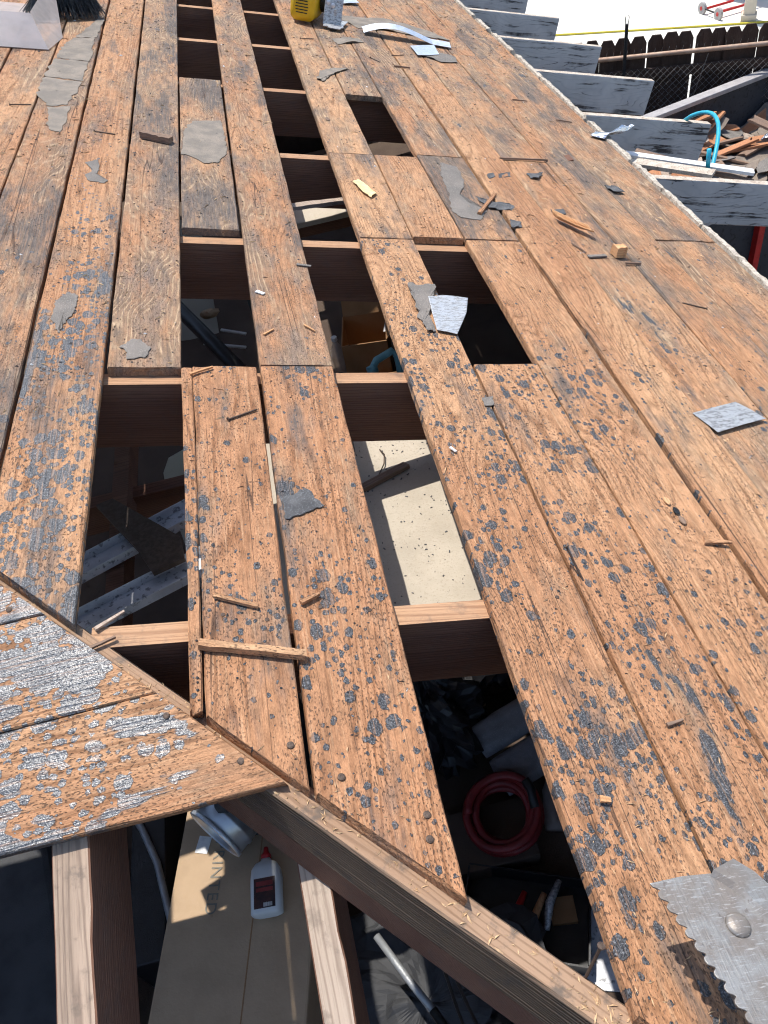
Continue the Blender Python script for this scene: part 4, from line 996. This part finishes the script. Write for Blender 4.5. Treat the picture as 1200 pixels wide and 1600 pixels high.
stick('tan_splinter', (.155, 1.547), (.179, 1.569), .005, .003, 'chip', 'small tan splinter on the middle plank above its joint', seed=7.0)
stick('brown_splinter', (.25, 1.589), (.271, 1.562), .006, .003, 'chip', 'small brown splinter at the edge of the middle gap', seed=8.0)
stick('dark_twig', (1.33, 3.373), (1.392, 3.363), .006, .004, 'chip_dark', 'thin dark twig on the far right plank', seed=9.0)
stick('dark_twig', (1.443, 3.153), (1.505, 3.135), .006, .004, 'chip_dark', 'thin dark twig near the eave below the rafter tails', seed=10.0)
stick('bent_twig', (1.087, 2.054), (1.109, 1.996), .005, .004, 'chip_dark', 'short dark twig below the torn wood curl', seed=11.0)
stick('grey_sliver', (1.105, 1.972), (1.164, 1.980), .014, .004, 'felt', 'flat grey sliver left of the small wood block', seed=12.0, taper=.95)
stick('dark_sliver', (1.205, 1.935), (1.253, 1.934), .006, .006, 'chip_dark', 'dark sliver wedged in the seam below the small wood block', seed=13.0)
stick('joint_sliver', (1.063, 2.695), (1.245, 2.703), .007, .006, 'chip_dark', 'long dark sliver lying along a plank joint at right', seed=14.0, taper=.9)
stick('orange_chip', (.494, .417), (.507, .413), .010, .004, 'chip', 'small orange chip on the near right plank', seed=15.0, taper=.8)
stick('lifted_splinter', (.885, .863), (.930, .846), .022, .004, 'deck', 'lifted splinter tongue at the edge of a right plank', seed=16.0, taper=.15, lift=.006)
stick('brown_sliver', (.637, .51), (.665, .515), .006, .004, 'chip_dark', 'thin brown sliver among tar spots at right', seed=17.0)
stick('felt_sliver', (.266, 1.88), (.302, 1.872), .010, .002, 'felt', 'small grey felt sliver at the right edge of the middle plank', 'roofing felt', seed=18.0, taper=.9)
stick('paint_flake', (.154, 1.74), (.172, 1.727), .012, .002, 'white', 'white paint flake on the middle plank', 'flake', seed=19.0, taper=.9)
stick('paint_flake', (.479, 1.144), (.487, 1.130), .006, .002, 'white', 'tiny white paint flake on the near middle plank', 'flake', seed=20.0, taper=.9)
stick('curved_splinter', (-.006, 1.395), (.04, 1.42), .006, .004, 'chip', 'pale splinter across the top of the near split plank', seed=21.0)
stick('far_splinter', (.897, 3.711), (.966, 3.70), .008, .006, 'chip_dark', 'dark splinter below the loose nails on the far planks', seed=22.0)
# hip corner splinters and a stick over the rafter end
stick('pale_splinter', (-.155, .775), (-.115, .805), .007, .004, 'jack_pale', 'pale splinter on the short rafter end by the hip beam', seed=23.0, z=-.018)
stick('pale_splinter', (-.170, .735), (-.125, .757), .006, .004, 'chip_dark', 'dark splinter lying across the hip beam edge', seed=24.0, z=-.016)

# nails
def nail_mesh(L):
    mb = MB(); mb.lathe([(.0001, -.004), (.0019, 0), (.0019, L), (.0048, L), (.0048, L + .0018), (.001, L + .002)], 8); me = mb.mesh('nail'); me.materials.append(M['nail']); return me
NM = nail_mesh(.062)
def nail(a, b2, label, z=.003, up=0.0):
    a3, b3 = Vector((*a, z)), Vector((*b2, z + up)); d = (b3 - a3).normalized()
    mm = d.to_track_quat('Z', 'Y').to_matrix().to_4x4(); mm.translation = a3
    o = bpy.data.objects.new('loose_nail', NM); C.objects.link(o); o.matrix_basis = ROOF @ mm
    return tag(o, label, 'nail', 'loose nails on the deck')
nail((.117, 1.274), (.063, 1.245), 'loose nail lying on the near split plank')
nail((-.472, 2.928), (-.53, 2.918), 'rusty nail lying on the left planks below the cracked felt')
nail((.982, 3.905), (.923, 3.878), 'nail lying on the far planks left of the square flashing')
nail((.845, 3.761), (.817, 3.809), 'nail lying on the far planks near the small far gap')
nail((.594, 4.039), (.541, 4.032), 'nail lying in front of the yellow saw')
nail((.405, .226), (.408, .236), 'nail standing upright on the hip beam', -.022, .05)
nail((.62, .79), (.60, .83), 'bent nail sticking up at a near plank seam', .0, .03)
nail((-.205, 2.71), (-.245, 2.72), 'dark nail on the left plank beside the wood block')
nail((1.28, 1.72), (1.32, 1.70), 'nail lying on the right planks below the small wood block')

# roofing tear-off blade, bottom right
bl = empty('shingle_shovel', None, 'scratched steel tear-off shovel blade with saw teeth and a rivet', 'shovel')
# local frame: x across the blade, y towards the tip, z off the blade
tip = rf(.461, .274, .100); tipr = rf(.535, .272, .100); back = rf(.495, .133, .112)
ex = (tipr - tip).normalized(); e_ = (tip - back); ey = (e_ - ex * e_.dot(ex)).normalized(); ez = ex.cross(ey)
BM = Matrix((ex, ey, ez)).transposed().to_4x4(); BM.translation = tip
bl.matrix_basis = BM
loc = lambda P_: BM.inverted() @ P_
sk = (loc(back).x) / (-loc(back).y)     # drift of the toothed edge per metre
pts = [(0, 0)]; y = 0.0; pit = .0138
k = 0
while y > -.36:
    xb_ = -y * sk
    pts += [(xb_ + .0015, y - pit * .30), (xb_ + .0065, y - pit * .50), (xb_ + .0085, y - pit * .62), (xb_ + .0050, y - pit * .78), (xb_ + pit * sk, y - pit)]
    y -= pit; k += 1
endx = -y * sk
pts += [(endx + .13, y), (.165, -.19), (.135, -.10), (.112, -.045), (.092, -.008), (.076, .002), (.04, .003)]
o = MB().prism(pts, -.0012, .0012).build('blade', 'steel', bl, bevel=.0005)
# raised right flange
fl = [(.073, -.001, .0012), (.090, -.018, .0012), (.110, -.055, .0012), (.136, -.115, .0012), (.168, -.20, .0012)]
mb = MB(); vs = []; fs = []
for k, (x, y, z) in enumerate(fl): vs += [(x, y, z), (x + .004, y + .004, z + .006), (x + .035, y + .014, z + .004), (x + .034, y + .013, z + .0015), (x + .004, y, z)]
for k in range(len(fl) - 1):
    for j in range(5): a = k * 5 + j; b2 = k * 5 + (j + 1) % 5; fs.append((a, a + 5, b2 + 5, b2))
fs += [(0, 1, 2, 3, 4), tuple(len(vs) - 1 - i for i in range(5))]
o = MB().add(vs, fs).build('side_flange', 'steel', bl); recalc(o)
rv = loc(rf(.536, .217, .102))
MB().lathe([(.0135, 0), (.0130, .0022), (.010, .0045), (.005, .0058), (.0005, .0062)], 28, T(rv.x, rv.y, .0012)).build('rivet', 'steel', bl, smooth=True)
MB().tube([(.16, -.30, .012), (.22, -.46, .04), (.28, -.62, .08)], .015, 14).build('handle', 'yellow', bl, smooth=True)
o = MB().box((.14, -.27, .006), (.05, .10, .010)).build('strap', 'steel', bl, bevel=.003)

# yellow circular saw, far deck
sw = empty('power_saw', ROOF @ T(.610, 4.40, .003) @ RZ(R(-22)), 'yellow cordless saw with metal shoe on the far deck', 'saw')
mb = MB(); secs = [(-.115, .040, .045, .07), (-.10, .058, .062, .07), (-.02, .062, .066, .072), (.03, .066, .07, .08), (.10, .06, .06, .09), (.2, .045, .045, .11)]
vs = []; k_ = 0
for y, a, b2, zc in secs: pr = rrect(a, b2, .03, 4); k_ = len(pr); vs += [(px, y, pz + zc) for px, pz in pr]
fs = [(i * k_ + j, (i + 1) * k_ + j, (i + 1) * k_ + (j + 1) % k_, i * k_ + (j + 1) % k_) for i in range(len(secs) - 1) for j in range(k_)] + [tuple(range(k_)), tuple(range(len(vs) - 1, len(vs) - k_ - 1, -1))]
o = mb.add(vs, fs).build('motor_housing', 'yellow', sw, smooth=True, bevel=.002); recalc(o)
for k in range(4):
    MB().box((-.036 + .022 * k, -.085, .134), (.011, .028, .006)).build('vent_slot', 'black', o, bevel=.002)
for k in range(5): MB().box((0, -.1145, .045 + .012 * k), (.062 - .004 * abs(k - 2), .004, .004)).build('vent_slot', 'black', o)
MB().box((.0, -.118, .105), (.045, .003, .012)).build('name_plate', 'black', o)
MB().tube([(-.07, .02, .07), (-.10, -.03, .11), (-.08, .12, .16), (-.03, .2, .17)], .018, 10).build('handle', 'black', sw, smooth=True)
MB().lathe([(.001, -.02), (.05, -.02), (.052, .0), (.05, .02), (.001, .02)], 24, T(.085, .02, .085) @ RY(R(90))).build('gear_case', 'black', sw)
sh = MB().box((.140, -.065, .072), (.085, .010, .135), (RX(R(-14)) @ RZ(R(14))).to_3x3()).box((.150, -.090, .012), (.095, .06, .006), RZ(R(14)).to_3x3()).box((.14, -.03, .04), (.012, .09, .07), RZ(R(14)).to_3x3()).build('shoe', 'galv', sw, bevel=.003)
MB().box((.165, -.06, .012), (.06, .17, .004)).build('shoe_foot', 'galv', sw, bevel=.001)
for y, z in ((-.07, .10), (-.05, .05), (.02, .09)): MB().lathe([(.010, 0), (.010, .008), (.004, .010)], 10, T(.128 + .25 * (y + .03), -.072 - .25 * (z - .072) * .9, z) @ RX(R(90))).build('bolt', 'galv_clean', sh)
MB().tube([(.12, -.08, .02), (.13, -.02, .02), (.12, .08, .02)], .008, 6).build('blade_guard', 'galv', sw)

# clear tray and black brush, top left
ty = empty('plastic_tray', ROOF @ T(-.70, 3.62, .003), 'milky plastic dustpan tray at the top left of the deck', 'tray')
def quad(name, pts_, mat, th=.003):
    o = MB().add(pts_, [(0, 1, 2, 3)]).build(name, mat, ty); o.modifiers.new('thick', 'SOLIDIFY').thickness = th; return o
quad('front_lip', [(-.30, -.10, .002), (.225, -.08, .002), (.16, .06, .085), (-.30, .04, .085)], 'lavender')
quad('side_wall', [(.225, -.08, .002), (.26, .10, .0), (.20, .52, .12), (.16, .06, .09)], 'clear')
quad('tray_floor', [(-.30, .30, .004), (.22, .30, .004), (.20, .55, .004), (-.30, .55, .004)], 'clear')
br = empty('hand_brush', ROOF @ T(-.50, 4.02, .003) @ RZ(R(-62)), 'black bristled hand brush with blue grey handle at the top left', 'brush')
MB().box((0, .05, .085), (.05, .26, .03)).build('block', 'bluegrey', br, bevel=.008)
MB().tube([(0, -.07, .10), (0, -.22, .13), (.0, -.48, .15)], [.018, .014, .016], 10).build('handle', 'bluegrey', br, smooth=True)
mb = MB(); random.seed(33)
for i in range(900):
    x = random.uniform(-.024, .024); y = random.uniform(-.075, .175); sx_ = x * 2.6 + random.uniform(-.03, .03); sy_ = y + (y - .05) * .25 + random.uniform(-.02, .02)
    mb.tube([(x, y, .075), ((x + sx_) / 2, (y + sy_) / 2, .04), (sx_, sy_, random.uniform(.001, .014))], [.0018, .0016, .0008], 3, False)
tag(mb.build('bristles', 'bristle', br), kind='stuff')

# ------------------------------------------------------------------ crumbs, sawdust and granules on the deck
random.seed(77)
def on_deck(v, u):
    for xl, xr, f0, f1, z in PL:
        if xl(u) + .004 < v < xr(u) - .004 and f0(v) + .004 < u < f1(v) - .004: return z
    return None
tet = [(0, 2, 1), (0, 1, 3), (1, 2, 3), (2, 0, 3)]
def crumbs(n, mat, size, asp, name, dens=None):
    mb = MB(); c_ = 0; tries = 0
    while c_ < n and tries < n * 6:
        tries += 1
        u = .15 + 5.0 * random.random() ** 1.25; v = random.uniform(-.75, 1.58)
        if dens and nz(v * 2.3 + dens, u * 1.7) + .35 * nz(v * 9, u * 7, dens) < random.uniform(-.25, .35): continue
        z = on_deck(v, u)
        if z is None: continue
        c_ += 1; s_ = size * random.uniform(.5, 1.5) * (1 + .25 * u); a = random.uniform(0, 6.28); L = s_ * random.uniform(1, asp)
        dx, dy = math.cos(a), math.sin(a)
        mb.add([(v - dx * L, u - dy * L, z + .0005), (v + dx * L, u + dy * L, z + .0006), (v - dy * s_ * .6, u + dx * s_ * .6, z + .0005), (v, u, z + s_ * random.uniform(.4, .9) + .001)], tet)
    o = mb.build(name, mat, world=ROOF.copy()); return tag(o, kind='stuff')
crumbs(2600, 'dust', .0016, 4, 'sawdust', 5.0)
crumbs(700, 'chip_dark', .0014, 3, 'bark_crumbs', 9.0)
crumbs(2600, 'granule', .0014, 1.6, 'granules', 14.0)
crumbs(120, 'white', .0020, 1.6, 'white_specks')
crumbs(420, 'felt', .0020, 1.8, 'felt_crumbs', 21.0)
# sawdust along the hip beam and in the corner by the removed plank
mb = MB()
for i in range(1500):
    t_ = random.random(); y = -1.3 + 2.3 * t_; x = random.gauss(.006, .010)
    if abs(nz(y * 4, 8.8)) * 1.8 + .15 < random.random(): continue
    if not -.012 < x < .0225: continue
    s_ = random.uniform(.0008, .0024); a = random.uniform(0, 6.28); L = s_ * random.uniform(1, 4); dx, dy = math.cos(a), math.sin(a)
    mb.add([(x - dx * L, y - dy * L, -.0213), (x + dx * L, y + dy * L, -.0212), (x - dy * s_, y + dx * s_, -.0213), (x, y, -.0213 + s_)], tet)
tag(mb.build('hip_sawdust', 'dust', world=HB.copy()), kind='stuff')

stick('gap_batten', (.300, 2.445), (.520, 2.53), .030, .012, 'jack_pale', 'pale batten bridging the gap between the far rafters', 'batten', z=-.10, seed=31.0, taper=1.0)

# knots in the deck
for x, y, rx_, ry_, mt in ((.862, .968, .006, .011, 'chip'), (.868, .940, .006, .010, 'black'), (.868, .915, .0065, .011, 'chip_dark'), (.505, 2.99, .008, .018, 'chip_dark')):
    k_ = MB(); pr = [(rx_ * f_ * math.cos(t_ * .449) * (1 + .12 * nz(t_, x * 50)), ry_ * f_ * math.sin(t_ * .449), z_) for f_, z_ in ((1.0, 0.0), (.85, .0012), (.5, .0008)) for t_ in range(14)]
    k_.add(pr, [(r_ * 14 + q_, r_ * 14 + (q_ + 1) % 14, (r_ + 1) * 14 + (q_ + 1) % 14, (r_ + 1) * 14 + q_) for r_ in range(2) for q_ in range(14)] + [tuple(range(28, 42))])
    k_.build('knot', mt, roof, T(x, y, .0045 if x > .86 and x < .87 else .0016))
